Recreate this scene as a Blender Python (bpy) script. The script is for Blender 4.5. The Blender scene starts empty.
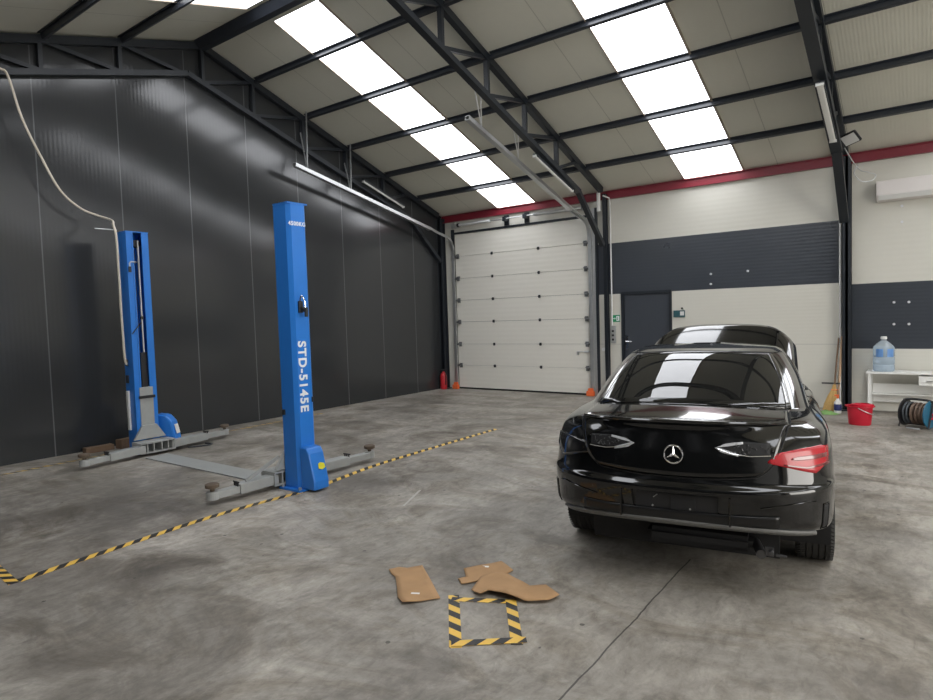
import bpy, bmesh, math, random
import numpy as np
from mathutils import Vector, Matrix
R = math.radians
random.seed(4)
SC = bpy.context.scene
COL = SC.collection

# ---------------------------------------------------------------- materials
def nodes(name):
    m = bpy.data.materials.new(name); m.use_nodes = True
    nt = m.node_tree; b = nt.nodes['Principled BSDF']
    return m, nt, b
def lk(nt, a, b): nt.links.new(a, b)
def N(nt, t, **kw):
    n = nt.nodes.new(t)
    for k, v in kw.items(): setattr(n, k, v)
    return n
def math_(nt, op, a, b=None, c=None):
    n = N(nt, 'ShaderNodeMath', operation=op)
    for i, v in enumerate((a, b, c)):
        if v is None: continue
        if isinstance(v, (int, float)): n.inputs[i].default_value = v
        else: lk(nt, v, n.inputs[i])
    return n.outputs[0]
def ramp(nt, src, stops):
    r = N(nt, 'ShaderNodeValToRGB')
    e = r.color_ramp.elements
    while len(e) < len(stops): e.new(.5)
    for i, (p, c) in enumerate(stops):
        e[i].position = p; e[i].color = (c[0], c[1], c[2], 1) if not isinstance(c, (int, float)) else (c, c, c, 1)
    lk(nt, src, r.inputs[0]); return r.outputs[0]
def noise(nt, vec, scale, detail=4, rough=.55, dist=0):
    n = N(nt, 'ShaderNodeTexNoise'); n.inputs['Scale'].default_value = scale
    n.inputs['Detail'].default_value = detail; n.inputs['Roughness'].default_value = rough
    n.inputs['Distortion'].default_value = dist
    if vec is not None: lk(nt, vec, n.inputs['Vector'])
    return n.outputs['Fac']
def mixc(nt, f, a, b, mode='MIX'):
    n = N(nt, 'ShaderNodeMix', data_type='RGBA', blend_type=mode)
    for sock, v in ((n.inputs[0], f), (n.inputs[6], a), (n.inputs[7], b)):
        if isinstance(v, (int, float)): sock.default_value = v
        elif isinstance(v, tuple): sock.default_value = (v[0], v[1], v[2], 1)
        else: lk(nt, v, sock)
    return n.outputs[2]
def coord(nt, kind='Object', scale=None):
    t = N(nt, 'ShaderNodeTexCoord').outputs[kind]
    if scale:
        mp = N(nt, 'ShaderNodeMapping'); mp.inputs['Scale'].default_value = scale
        lk(nt, t, mp.inputs[0]); t = mp.outputs[0]
    return t
def bump(nt, b, h, strength=.3, dist=.01):
    n = N(nt, 'ShaderNodeBump'); n.inputs['Strength'].default_value = strength
    n.inputs['Distance'].default_value = dist; lk(nt, h, n.inputs['Height'])
    lk(nt, n.outputs[0], b.inputs['Normal'])
def mat(name, col, rough=.5, metal=0, var=.12, scale=6, spec=.5, coat=0, trans=0, bumpy=0, emit=None, alpha=None):
    m, nt, b = nodes(name)
    v = coord(nt)
    f = noise(nt, v, scale, 5)
    d = tuple(c * (1 - var) for c in col); l = tuple(min(1, c * (1 + var)) for c in col)
    lk(nt, mixc(nt, f, d, l), b.inputs['Base Color'])
    b.inputs['Roughness'].default_value = rough
    if var > .05:
        lk(nt, math_(nt, 'MULTIPLY_ADD', f, .15, rough - .07), b.inputs['Roughness'])
    b.inputs['Metallic'].default_value = metal
    b.inputs['Specular IOR Level'].default_value = spec
    b.inputs['Coat Weight'].default_value = coat
    b.inputs['Coat Roughness'].default_value = .03
    b.inputs['Transmission Weight'].default_value = trans
    if bumpy: bump(nt, b, noise(nt, v, scale * 8, 3), bumpy, .004)
    if emit:
        b.inputs['Emission Color'].default_value = (*emit[0], 1); b.inputs['Emission Strength'].default_value = emit[1]
    if alpha is not None: b.inputs['Alpha'].default_value = alpha
    return m

def ribbed(name, col, axis, period, rough, strength, var=.06, seam=None, dist=.002, spec=.5, rvar=.1):
    """painted sandwich panel: fine ribs perpendicular to axis plus optional wider seams"""
    m, nt, b = nodes(name)
    t = coord(nt)
    sx = N(nt, 'ShaderNodeSeparateXYZ'); lk(nt, t, sx.inputs[0]); a = sx.outputs[axis]
    w = math_(nt, 'SINE', math_(nt, 'MULTIPLY', a, 2 * math.pi / period))
    h = math_(nt, 'MULTIPLY', w, .5)
    big = noise(nt, t, .7, 5); fine = noise(nt, t, 9, 4)
    c = mixc(nt, big, tuple(x * (1 - var) for x in col), tuple(x * (1 + var) for x in col))
    c = mixc(nt, math_(nt, 'MULTIPLY', fine, .15), c, tuple(x * .8 for x in col))
    if seam:
        per, off, wd, scol = seam
        q = math_(nt, 'FRACT', math_(nt, 'DIVIDE', math_(nt, 'SUBTRACT', a, off - wd / 2), per))
        s = math_(nt, 'LESS_THAN', q, wd / per)
        c = mixc(nt, s, c, scol)
        h = math_(nt, 'SUBTRACT', h, math_(nt, 'MULTIPLY', s, 2.5))
    lk(nt, c, b.inputs['Base Color'])
    lk(nt, math_(nt, 'MULTIPLY_ADD', big, rvar, rough), b.inputs['Roughness'])
    b.inputs['Specular IOR Level'].default_value = spec
    bump(nt, b, h, strength, dist)
    return m

def floor_mat():
    m, nt, b = nodes('worn_concrete')
    t = coord(nt)
    n1 = noise(nt, t, .45, 6, .6, .4); n2 = noise(nt, t, 1.9, 14, .74, .5); n3 = noise(nt, coord(nt, 'Object', (1, .45, 1)), 17, 12, .75, .6)
    st = noise(nt, coord(nt, 'Object', (.8, 1.3, 1)), 1.15, 12, .72, 1.3)
    c = ramp(nt, n2, [(.28, (.150, .133, .110)), (.5, (.312, .287, .252)), (.72, (.465, .435, .385))])
    big = ramp(nt, n1, [(.32, .58), (.5, .98), (.68, 1.22)])
    c = mixc(nt, 1.0, c, big, 'MULTIPLY')
    c = mixc(nt, .6, c, ramp(nt, n3, [(.34, .5), (.5, .95), (.64, 1.2)]), 'MULTIPLY')
    c = mixc(nt, .8, c, ramp(nt, st, [(.32, (.30, .27, .23)), (.43, (.72, .69, .64)), (.52, (1, 1, 1))]), 'MULTIPLY')
    # oily, trodden zone round the lift and along the left bays
    sx = N(nt, 'ShaderNodeSeparateXYZ'); lk(nt, t, sx.inputs[0])
    X, Y = sx.outputs[0], sx.outputs[1]
    def blob(cx, cy, rx, ry):
        a = math_(nt, 'DIVIDE', math_(nt, 'SUBTRACT', X, cx), rx); bb = math_(nt, 'DIVIDE', math_(nt, 'SUBTRACT', Y, cy), ry)
        d = math_(nt, 'ADD', math_(nt, 'MULTIPLY', a, a), math_(nt, 'MULTIPLY', bb, bb))
        d = math_(nt, 'ADD', d, math_(nt, 'MULTIPLY', math_(nt, 'SUBTRACT', n2, .5), 3.2))
        r = N(nt, 'ShaderNodeMapRange'); r.inputs['From Min'].default_value = 1.5; r.inputs['From Max'].default_value = .2
        lk(nt, d, r.inputs['Value']); return r.outputs[0]
    for (cx, cy, rx, ry, k) in [(-6.3, 2.7, 1.6, .9, .45), (-5.0, 1.5, 2.2, .8, .38), (-4.5, 4.2, .5, .35, .55), (-6.3, 5.6, 1.3, .8, .35),
                                (-3.0, 1.6, 1.3, .7, .22), (-2.0, 1.95, .5, .3, .25), (-7.6, 8.2, .9, .5, .4), (-5.0, 7.8, 1.6, .6, .2), (-2.15, 3.85, .14, .09, .5),
                                (-1.0, 1.9, .9, .5, .15), (-.3, 3.0, .6, .3, .3), (-.9, 4.6, .5, .4, .3), (-7, 6.6, .8, .3, .3)]:
        c = mixc(nt, math_(nt, 'MULTIPLY', blob(cx, cy, rx, ry), k), c, (.075, .066, .055))
    # sparse dark spots
    vo = N(nt, 'ShaderNodeTexVoronoi'); vo.inputs['Scale'].default_value = 5; lk(nt, t, vo.inputs['Vector'])
    sp = math_(nt, 'MULTIPLY', math_(nt, 'LESS_THAN', math_(nt, 'ADD', vo.outputs['Distance'], math_(nt, 'MULTIPLY', n3, .12)), .125),
               math_(nt, 'GREATER_THAN', N(nt, 'ShaderNodeSeparateColor').inputs[0] and 0.0, 1.0) if False else math_(nt, 'GREATER_THAN', noise(nt, t, 1.1, 2), .5))
    c = mixc(nt, math_(nt, 'MULTIPLY', sp, .7), c, (.04, .037, .033))
    # saw-cut joint
    wob = math_(nt, 'MULTIPLY', math_(nt, 'SUBTRACT', noise(nt, t, 3, 3), .5), .03)
    jx = math_(nt, 'LESS_THAN', math_(nt, 'ABSOLUTE', math_(nt, 'ADD', math_(nt, 'ADD', X, 1.225), wob)), .0045)
    j = math_(nt, 'MULTIPLY', jx, math_(nt, 'LESS_THAN', Y, 4.0))
    c = mixc(nt, math_(nt, 'MULTIPLY', j, .85), c, (.03, .028, .025))
    # chalky scrape by the lift post
    sc = math_(nt, 'LESS_THAN', math_(nt, 'ABSOLUTE', math_(nt, 'ADD', math_(nt, 'MULTIPLY_ADD', Y, .44, X), 1.9)), .012)
    sc = math_(nt, 'MULTIPLY', sc, math_(nt, 'MULTIPLY', math_(nt, 'GREATER_THAN', Y, 3.9), math_(nt, 'LESS_THAN', Y, 4.35)))
    c = mixc(nt, math_(nt, 'MULTIPLY', sc, .6), c, (.5, .48, .45))
    lk(nt, c, b.inputs['Base Color'])
    lk(nt, ramp(nt, n2, [(.3, .42), (.7, .68)]), b.inputs['Roughness'])
    b.inputs['Specular IOR Level'].default_value = .4
    bump(nt, b, math_(nt, 'ADD', n3, math_(nt, 'MULTIPLY', j, -2)), .12, .006)
    return m

def hazard_mat(name, worn):
    m, nt, b = nodes(name)
    u = N(nt, 'ShaderNodeUVMap').outputs[0]
    sx = N(nt, 'ShaderNodeSeparateXYZ'); lk(nt, u, sx.inputs[0])
    q = math_(nt, 'FRACT', math_(nt, 'DIVIDE', math_(nt, 'ADD', sx.outputs[0], sx.outputs[1]), .132))
    s = math_(nt, 'GREATER_THAN', q, .5)
    c = mixc(nt, s, (.014, .014, .015), (.76, .48, .075))
    n = noise(nt, coord(nt), 26, 5); n2 = noise(nt, coord(nt), 3, 5)
    c = mixc(nt, math_(nt, 'MULTIPLY', ramp(nt, n, [(.48, 0.0), (.7, 1.0)]), worn), c, (.25, .23, .2))
    c = mixc(nt, math_(nt, 'MULTIPLY', ramp(nt, n2, [(.45, 0.0), (.7, 1.0)]), worn * .6), c, (.17, .15, .12))
    lk(nt, c, b.inputs['Base Color']); b.inputs['Roughness'].default_value = .5
    return m

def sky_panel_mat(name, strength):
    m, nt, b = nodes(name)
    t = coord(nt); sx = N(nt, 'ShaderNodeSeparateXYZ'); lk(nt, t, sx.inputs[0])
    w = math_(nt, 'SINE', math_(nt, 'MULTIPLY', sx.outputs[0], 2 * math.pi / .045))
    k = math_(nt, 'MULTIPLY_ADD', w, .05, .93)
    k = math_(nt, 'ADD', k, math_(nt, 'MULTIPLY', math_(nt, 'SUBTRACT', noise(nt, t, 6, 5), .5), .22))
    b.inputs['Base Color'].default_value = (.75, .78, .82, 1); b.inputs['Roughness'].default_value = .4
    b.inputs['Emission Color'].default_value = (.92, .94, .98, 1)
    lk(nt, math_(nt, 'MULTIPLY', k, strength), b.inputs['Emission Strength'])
    return m

def glass_mat(name, tint, refl=1.45, rough=.0):
    m, nt, b = nodes(name); nt.nodes.remove(b)
    out = nt.nodes['Material Output']
    tr = N(nt, 'ShaderNodeBsdfTransparent'); tr.inputs[0].default_value = (*tint, 1)
    gl = N(nt, 'ShaderNodeBsdfGlossy'); gl.inputs['Roughness'].default_value = rough; gl.inputs[0].default_value = (1, 1, 1, 1)
    fr = N(nt, 'ShaderNodeFresnel'); fr.inputs[0].default_value = refl
    mx = N(nt, 'ShaderNodeMixShader'); lk(nt, fr.outputs[0], mx.inputs[0]); lk(nt, tr.outputs[0], mx.inputs[1]); lk(nt, gl.outputs[0], mx.inputs[2])
    # fine dust that lifts the tint a little
    df = N(nt, 'ShaderNodeBsdfDiffuse'); df.inputs[0].default_value = (.2, .2, .19, 1)
    m2 = N(nt, 'ShaderNodeMixShader'); lk(nt, math_(nt, 'MULTIPLY', noise(nt, coord(nt), 5, 4), .10), m2.inputs[0])
    lk(nt, mx.outputs[0], m2.inputs[1]); lk(nt, df.outputs[0], m2.inputs[2])
    lk(nt, m2.outputs[0], out.inputs[0]); return m

M = {}
M['floor'] = floor_mat()
M['blackwall'] = ribbed('black_wall_panel', (.030, .032, .034), 1, .052, .125, .055, .15, (1.0, .18, .014, (.10, .105, .11)), .004, .62, .08)
M['whitewall'] = ribbed('white_wall_panel', (.645, .63, .565), 2, .055, .5, .25, .03, (1.0, 1.0, .012, (.50, .49, .45)), .002)
M['whiteplain'] = ribbed('white_wall_panel_upper', (.645, .63, .565), 2, .08, .5, .25, .03, None, .002)
M['darkband'] = ribbed('dark_wall_band', (.045, .052, .064), 2, .055, .20, .30, .12, None, .002, .6, .22)
M['sectional'] = ribbed('sectional_door_panel', (.78, .76, .69), 2, .098, .45, .5, .03, None, .003)
M['ceiling'] = ribbed('roof_panel', (.70, .69, .60), 0, .040, .6, .35, .06, (1.0, .04, .012, (.50, .49, .42)), .003)
M['steel'] = mat('dark_painted_steel', (.017, .021, .027), .38, 0, .2, 3, .5)
M['steelgloss'] = mat('dark_purlin_steel', (.030, .035, .045), .32, 0, .15, 3, .6)
M['red'] = mat('red_primer_beam', (.22, .018, .032), .40, 0, .2, 2)
M['galv'] = mat('galvanised_steel', (.55, .56, .56), .35, .75, .12, 12)
M['whitepaint'] = mat('white_paint', (.82, .82, .79), .4, 0, .03)
M['whiteplastic'] = mat('white_plastic', (.75, .75, .73), .35, 0, .02)
M['acwhite'] = mat('pinkish_white_plastic', (.74, .70, .68), .4, 0, .02)
M['boltzinc'] = mat('bright_zinc', (.75, .76, .78), .3, .1, .02)
M['zincdark'] = mat('dull_zinc', (.16, .165, .17), .45, .3, .1)
M['tube'] = mat('lamp_tube', (.8, .8, .77), .35, 0, .02)
M['door'] = mat('anthracite_door', (.045, .052, .065), .45, 0, .06)
M['blue'] = mat('blue_lift_paint', (.022, .185, .62), .32, 0, .08, 4, .5)
M['bluedark'] = mat('blue_lift_groove_shade', (.02, .15, .50), .4, 0, .12, 4, .5)
M['grey'] = mat('grey_lift_paint', (.34, .35, .34), .45, 0, .16, 9)
M['rubber'] = mat('black_rubber', (.022, .022, .023), .75, 0, .2, 20, .3, bumpy=.3)
M['tyre'] = mat('tyre_rubber', (.035, .034, .032), .72, 0, .2, 30, .3)
M['pad'] = mat('dusty_rubber_pad', (.12, .09, .065), .85, 0, .3, 30)
M['blackplastic'] = mat('black_plastic', (.018, .018, .02), .45, 0, .1)
M['darkvoid'] = mat('dark_unpainted_cavity', (.008, .008, .009), .7, 0, .1)
M['paint'] = mat('black_car_paint', (.0035, .0037, .004), .10, 0, .03, 3, .35, coat=.7)
M['diffuser'] = mat('greyish_lower_trim', (.16, .16, .155), .42, 0, .2, 20)
M['flashing'] = mat('brownish_flashing', (.36, .30, .24), .5, 0, .1)
M['whitetrim'] = mat('pale_reflector_plastic', (.55, .56, .58), .25, 0, .1)
M['darkgloss'] = mat('dark_trim', (.006, .006, .0065), .3, 0, .05)
M['glass'] = glass_mat('tinted_car_glass', (.20, .21, .20), 1.6)
M['chrome'] = mat('chrome', (.82, .82, .84), .12, 1, .02)
M['redlens'] = mat('red_lens', (.42, .012, .02), .22, 0, .15, 8, .4, coat=.3)
M['redlens2'] = mat('dark_red_lens_band', (.16, .01, .012), .2, 0, .1, 8, .6, coat=1)
M['smoke'] = mat('smoked_lens', (.008, .008, .009), .08, 0, .1, 8, .6, coat=1)
M['rim'] = mat('dark_alloy', (.12, .12, .125), .35, .8, .1)
M['seat'] = mat('dark_upholstery', (.03, .03, .032), .7, 0, .1)
M['cardboard'] = mat('cardboard', (.39, .24, .125), .8, 0, .22, 7, .2)
M['paper'] = mat('paper_label', (.75, .73, .70), .6, 0, .03)
M['text'] = mat('white_lettering', (.80, .82, .84), .5, 0, .02)
M['yellow'] = mat('yellow_sticker', (.75, .68, .03), .5, 0, .05)
M['bucket'] = mat('red_bucket_plastic', (.56, .012, .035), .4, 0, .06)
M['fire'] = mat('red_extinguisher_paint', (.50, .02, .03), .3, 0, .08)
M['orange'] = mat('orange_plastic', (.85, .17, .05), .5, 0, .1)
M['green'] = mat('green_sign', (.02, .28, .12), .5, 0, .03)
M['cloth'] = mat('green_mop_cloth', (.20, .36, .12), .9, 0, .3, 20)
M['straw'] = mat('straw_bristle', (.52, .33, .12), .85, 0, .25, 30)
M['wood'] = mat('pale_wood_handle', (.50, .34, .22), .6, 0, .15)
M['timber'] = mat('rough_timber', (.17, .11, .07), .85, 0, .3, 12)
M['hosecream'] = mat('cream_air_hose', (.62, .56, .47), .5, 0, .05)
M['hosebrown'] = mat('brown_rubber_hose', (.13, .085, .06), .55, 0, .15, 20)
M['hosegrey'] = mat('grey_rubber_hose', (.06, .07, .08), .5, 0, .15, 20)
M['teal'] = mat('blue_reel_flange', (.02, .14, .24), .35, 0, .08)
M['bottleblue'] = None
def jug_mat():
    m, nt, b = nodes('clear_blue_water_jug')
    b.inputs['Base Color'].default_value = (.60, .72, .84, 1); b.inputs['Roughness'].default_value = .08
    b.inputs['Transmission Weight'].default_value = .62; b.inputs['IOR'].default_value = 1.25
    return m
M['bottleblue'] = jug_mat()
M['jugtop'] = mat('clear_empty_plastic', (.55, .62, .68), .12, 0, .03, trans=.6)
M['juglabel'] = mat('blue_jug_label', (.14, .30, .62), .45, 0, .1)
M['navy'] = mat('navy_label', (.03, .04, .16), .45, 0, .1)
M['panelteal'] = mat('dark_teal_plate', (.03, .10, .12), .4, 0, .05)
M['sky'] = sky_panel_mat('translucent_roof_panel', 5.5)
M['hazard'] = hazard_mat('hazard_tape', .1)
M['hazardworn'] = hazard_mat('worn_hazard_tape', .9)

# ---------------------------------------------------------------- mesh helper
class MB:
    def __init__(s): s.bm = bmesh.new(); s.uv = None
    def box(s, c, d, rot=None, bev=0):
        r = bmesh.ops.create_cube(s.bm, size=1)
        mt = Matrix.Translation(c) @ (rot.to_4x4() if rot is not None else Matrix()) @ Matrix.Diagonal((*d, 1))
        bmesh.ops.transform(s.bm, matrix=mt, verts=r['verts'])
        if bev:
            e = list({x for v in r['verts'] for x in v.link_edges})
            bmesh.ops.bevel(s.bm, geom=e, offset=bev, segments=2, affect='EDGES')
        return s
    def bb(s, a, b, bev=0):
        return s.box([(a[i] + b[i]) / 2 for i in range(3)], [abs(b[i] - a[i]) for i in range(3)], None, bev)
    def beam(s, a, b, w, h, up=(0, 0, 1)):
        a = Vector(a); b = Vector(b); d = b - a; x = d.normalized(); u = Vector(up)
        y = u.cross(x); y.normalize(); z = x.cross(y)
        m = Matrix((x, y, z)).transposed()
        return s.box((a + b) / 2, (d.length, w, h), m)
    def cyl(s, a, b, r, r2=None, seg=20):
        a = Vector(a); b = Vector(b); d = b - a
        q = d.to_track_quat('Z', 'Y').to_matrix().to_4x4()
        bmesh.ops.create_cone(s.bm, cap_ends=True, segments=seg, radius1=r, radius2=r if r2 is None else r2, depth=d.length,
                              matrix=Matrix.Translation((a + b) / 2) @ q)
        return s
    def tube(s, pts, r, seg=10, close=False):
        pts = [Vector(p) for p in pts]; rings = []; n = len(pts)
        prev = None
        for i, p in enumerate(pts):
            if close: t = pts[(i + 1) % n] - pts[i - 1]
            else: t = pts[min(i + 1, n - 1)] - pts[max(i - 1, 0)]
            t.normalize()
            if prev is None:
                k = Vector((0, 0, 1)) if abs(t.z) < .9 else Vector((1, 0, 0)); prev = k.cross(t).normalized()
            prev = (prev - t * prev.dot(t)).normalized(); o = t.cross(prev)
            rings.append([s.bm.verts.new(p + (prev * math.cos(a) + o * math.sin(a)) * r) for a in [2 * math.pi * j / seg for j in range(seg)]])
        for i in range(n if close else n - 1):
            A, B = rings[i], rings[(i + 1) % n]
            for j in range(seg): s.bm.faces.new((A[j], A[(j + 1) % seg], B[(j + 1) % seg], B[j]))
        if not close:
            s.bm.faces.new(rings[0][::-1]); s.bm.faces.new(rings[-1])
        return s
    def lathe(s, prof, seg=32, m=None):
        """prof: list of (radius, height) revolved about Z, then matrix m"""
        rings = []; m = m or Matrix()
        for r, z in prof:
            if r < 1e-6: rings.append([s.bm.verts.new(m @ Vector((0, 0, z)))])
            else: rings.append([s.bm.verts.new(m @ Vector((r * math.cos(2 * math.pi * j / seg), r * math.sin(2 * math.pi * j / seg), z))) for j in range(seg)])
        for A, B in zip(rings, rings[1:]):
            for j in range(seg):
                k = (j + 1) % seg
                if len(A) == 1 and len(B) == 1: continue
                if len(A) == 1: s.bm.faces.new((A[0], B[k], B[j]))
                elif len(B) == 1: s.bm.faces.new((A[j], A[k], B[0]))
                else: s.bm.faces.new((A[j], A[k], B[k], B[j]))
        return s
    def prism(s, poly, a, b, axis=2):
        """polygon in the plane normal to axis, extruded from a to b"""
        def P(p, t):
            q = [p[0], p[1]]; q.insert(axis, t); return Vector(q)
        A = [s.bm.verts.new(P(p, a)) for p in poly]; B = [s.bm.verts.new(P(p, b)) for p in poly]
        n = len(poly)
        s.bm.faces.new(A[::-1]); s.bm.faces.new(B)
        for i in range(n): s.bm.faces.new((A[i], A[(i + 1) % n], B[(i + 1) % n], B[i]))
        return s
    def grid(s, P):
        """P[i][j] of points -> quads; None faces allowed"""
        V = [[s.bm.verts.new(p) for p in row] for row in P]
        for i in range(len(V) - 1):
            for j in range(len(V[0]) - 1):
                s.bm.faces.new((V[i][j], V[i][j + 1], V[i + 1][j + 1], V[i + 1][j]))
        return s
    def build(s, name, m, parent=None, smooth=False, origin=None, bev=0, keepuv=False, angle=40, merge=True):
        bm = s.bm
        if merge: bmesh.ops.remove_doubles(bm, verts=bm.verts, dist=1e-5)
        bmesh.ops.recalc_face_normals(bm, faces=bm.faces)
        off = Vector(origin) if origin is not None else Vector((0, 0, 0))
        if origin is not None: bmesh.ops.translate(bm, vec=-off, verts=bm.verts)
        me = bpy.data.meshes.new(name); bm.to_mesh(me); bm.free()
        o = bpy.data.objects.new(name, me); COL.objects.link(o)
        if m: me.materials.append(m)
        o.location = off
        if parent: o.parent = parent
        if smooth:
            for p in me.polygons: p.use_smooth = True
            try: me.set_sharp_from_angle(angle=R(angle))
            except Exception: pass
        if bev:
            b = o.modifiers.new('bevel', 'BEVEL'); b.width = bev; b.segments = 2; b.limit_method = 'ANGLE'
        return o

def tag(o, label=None, cat=None, group=None, kind=None):
    if label: o['label'] = label
    if cat: o['category'] = cat
    if group: o['group'] = group
    if kind: o['kind'] = kind
    return o
def empty(name, loc, label, cat, group=None, rz=0):
    o = bpy.data.objects.new(name, None); COL.objects.link(o); o.location = loc; o.rotation_euler = (0, 0, rz)
    o.empty_display_size = .1
    return tag(o, label, cat, group)
def struct(o): o['kind'] = 'structure'; return o
def text(name, body, size, mtx, m, parent, extrude=.0015):
    cu = bpy.data.curves.new(name, 'FONT'); cu.body = body; cu.size = size; cu.extrude = extrude
    cu.align_x = 'CENTER'; cu.align_y = 'CENTER'; cu.offset = size * .032; cu.space_character = 1.16
    t = bpy.data.objects.new(name, cu); COL.objects.link(t)
    dg = bpy.context.evaluated_depsgraph_get()
    me = bpy.data.meshes.new_from_object(t.evaluated_get(dg)); me.name = name
    bpy.data.objects.remove(t)
    o = bpy.data.objects.new(name, me); COL.objects.link(o)
    me.materials.clear(); me.materials.append(m)
    o.parent = parent; o.matrix_local = mtx
    return o

# ---------------------------------------------------------------- building numbers
XL, XR, YB, YF = -8.883, 6.9, 11.179, -.62
ZE, S1, S2, YR = 3.8825, .3453, .284, 5.4404
ZR = ZE + S1 * (YB - YR)
def rz(y): return ZE + S1 * (YB - y) if y >= YR else ZR - S2 * (YR - y)
FR = [-8.828, -4.915, -1.03, 2.87]        # frames

struct(MB().bb((XL - .2, YF - .2, -.12), (XR + 4, YB + .1, 0)).build('floor', M['floor']))
# left gable wall
struct(MB().prism([(YF, 0), (YB + .1, 0), (YB + .1, rz(YB + .1)), (YR, ZR), (YF, rz(YF))], XL - .1, XL, 0).build('wall_left', M['blackwall']))
DO0, DO1, DOZ = .2, 5.4, 4.0     # unseen doorway, added in the right gable wall to let daylight in
w = MB(); w.prism([(YF, 0), (DO0, 0), (DO0, rz(DO0)), (YF, rz(YF))], XR, XR + .1, 0).prism([(DO1, 0), (YB + .1, 0), (YB + .1, rz(YB + .1)), (YR, ZR), (DO1, rz(DO1))], XR, XR + .1, 0)
w.prism([(DO0, DOZ), (DO1, DOZ), (DO1, rz(DO1)), (DO0, rz(DO0))], XR, XR + .1, 0)
struct(w.build('wall_right', M['whiteplain']))
# front wall (behind the camera)
w = MB(); zf = rz(YF)
w.bb((XL, YF - .1, 0), (XR, YF, zf))
struct(w.build('wall_front', M['blackwall']))
# back wall: lower white, dark bands, upper white; openings for both doors
GX0, GX1, GZ = -8.52, -5.24, 3.44
DX0, DX1, DZ = -4.64, -3.69, 1.975
w = MB()
w.bb((GX1, YB, 0), (DX0, YB + .1, 1.945)).bb((DX1, YB, 0), (-1.0, YB + .1, 1.945))
w.bb((-1.0, YB, 0), (XR, YB + .1, .933))
struct(w.build('wall_back', M['whitewall']))
w = MB()
w.bb((GX1, YB, 1.945), (-1.0, YB + .1, 2.9)).bb((-1.0, YB, .933), (XR, YB + .1, 1.915))
o = w.build('wall_back_dark_band', M['darkband']); struct(o); o.name = 'trim_1'
w = MB()
w.bb((GX1, YB, 2.9), (-1.0, YB + .1, ZE + .02)).bb((-1.0, YB, 1.915), (XR, YB + .1, ZE + .02))
w.bb((XL, YB, GZ), (GX1, YB + .1, ZE + .02)).bb((XL, YB, 0), (GX0, YB + .1, GZ))
o = struct(w.build('trim_2', M['whiteplain']))

# roof: panels and translucent strips (strips run with the slope)
strips = [(-7.334, -6.422), (-3.431, -2.485), (.48, 1.42), (4.4, 5.34)]
T = .06
def slab(x0, x1, y0, y1):
    m = MB()
    m.prism([(y0, rz(y0)), (y1, rz(y1)), (y1, rz(y1) + T), (y0, rz(y0) + T)], x0, x1, 0); return m
w = MB(); xs = [XL - .1] + [v for s in strips for v in s] + [XR + .1]
for i in range(0, len(xs), 2):
    for (y0, y1) in ((YR, YB + .1), (YF - .1, YR)):
        w.prism([(y0, rz(y0)), (y1, rz(y1)), (y1, rz(y1) + T), (y0, rz(y0) + T)], xs[i], xs[i + 1], 0)
# short opaque length at the ridge of every strip and at the eaves
for (a, b) in strips:
    for (y0, y1) in ((YR, YR + .22), (YR - .22, YR), (YF - .1, .2)):
        w.prism([(y0, rz(y0)), (y1, rz(y1)), (y1, rz(y1) + T), (y0, rz(y0) + T)], a, b, 0)
struct(w.build('ceiling', M['ceiling'], merge=False))
k = 1
for (a, b) in strips:
    for (y0, y1) in ((YR + .22, YB - .02), (.2, YR - .22)):
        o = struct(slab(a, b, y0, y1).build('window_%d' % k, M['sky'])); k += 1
        w = MB()
        for xx in (a - .012, b):
            w.prism([(y0, rz(y0) - .018), (y1, rz(y1) - .018), (y1, rz(y1) - .001), (y0, rz(y0) - .001)], xx, xx + (.012 if xx < b else .03), 0)
        w.build('window_frame', M['flashing'], o)

# red eaves beam along the back wall
w = MB()
zt, zb = 3.878, 3.722
yy = YB - .003
w.bb((XL + .02, yy - .012, zb), (XR - .05, yy, zt)); w.bb((XL + .02, yy - .05, zb), (XR - .05, yy, zb + .012)); w.bb((XL + .02, yy - .05, zt - .018), (XR - .05, yy, zt - .006))
tag(w.build('eaves_beam', M['red']), 'dark red steel beam running along the top of the back wall under the eaves', 'beam')

# ---------------------------------------------------------------- purlins
def purlin(y, x0, x1, label, h=.078):
    m = MB(); z = rz(y)
    a = math.atan(S1 if y > YR else -S2)
    rot = Matrix.Rotation(-a, 3, 'X')
    c = Vector(((x0 + x1) / 2, y, z - h / 2 - .002)); L = x1 - x0
    def pc(dy, dz, sy, sz): m.box(c + rot @ Vector((0, dy, dz)), (L, sy, sz), rot)
    pc(0, 0, .012, h); pc(.02, -h / 2 + .005, .04, .010); pc(-.02, h / 2 - .005, .04, .010); pc(.037, -h / 2 + .014, .005, .018)
    tag(m.build('roof_purlin', M['steelgloss'], origin=(x0, y, z)), label, 'purlin', 'roof purlins')
PY = [6.335, 7.325, 8.315, 9.295, 10.255]
ordn = ['first', 'second', 'third', 'fourth', 'fifth']
bays = [(FR[0] + .05, FR[1] - .05, 'the left bay over the garage door'), (FR[1] + .05, FR[2] - .05, 'the middle bay over the entrance door'), (FR[2] + .05, FR[3] - .05, 'the right bay')]
for bi, (a, b, bn) in enumerate(bays):
    for i, y in enumerate(PY):
        purlin(y, a, b, 'dark purlin, %s below the ridge, %s' % (ordn[i], bn))
for bi, (a, b, bn) in enumerate(bays):
    for i, y in enumerate([4.25, 3.29, 2.33]):
        if bi == 0: purlin(y, a, b, 'near slope purlin, %s from the ridge, %s' % (ordn[i], bn))
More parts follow.
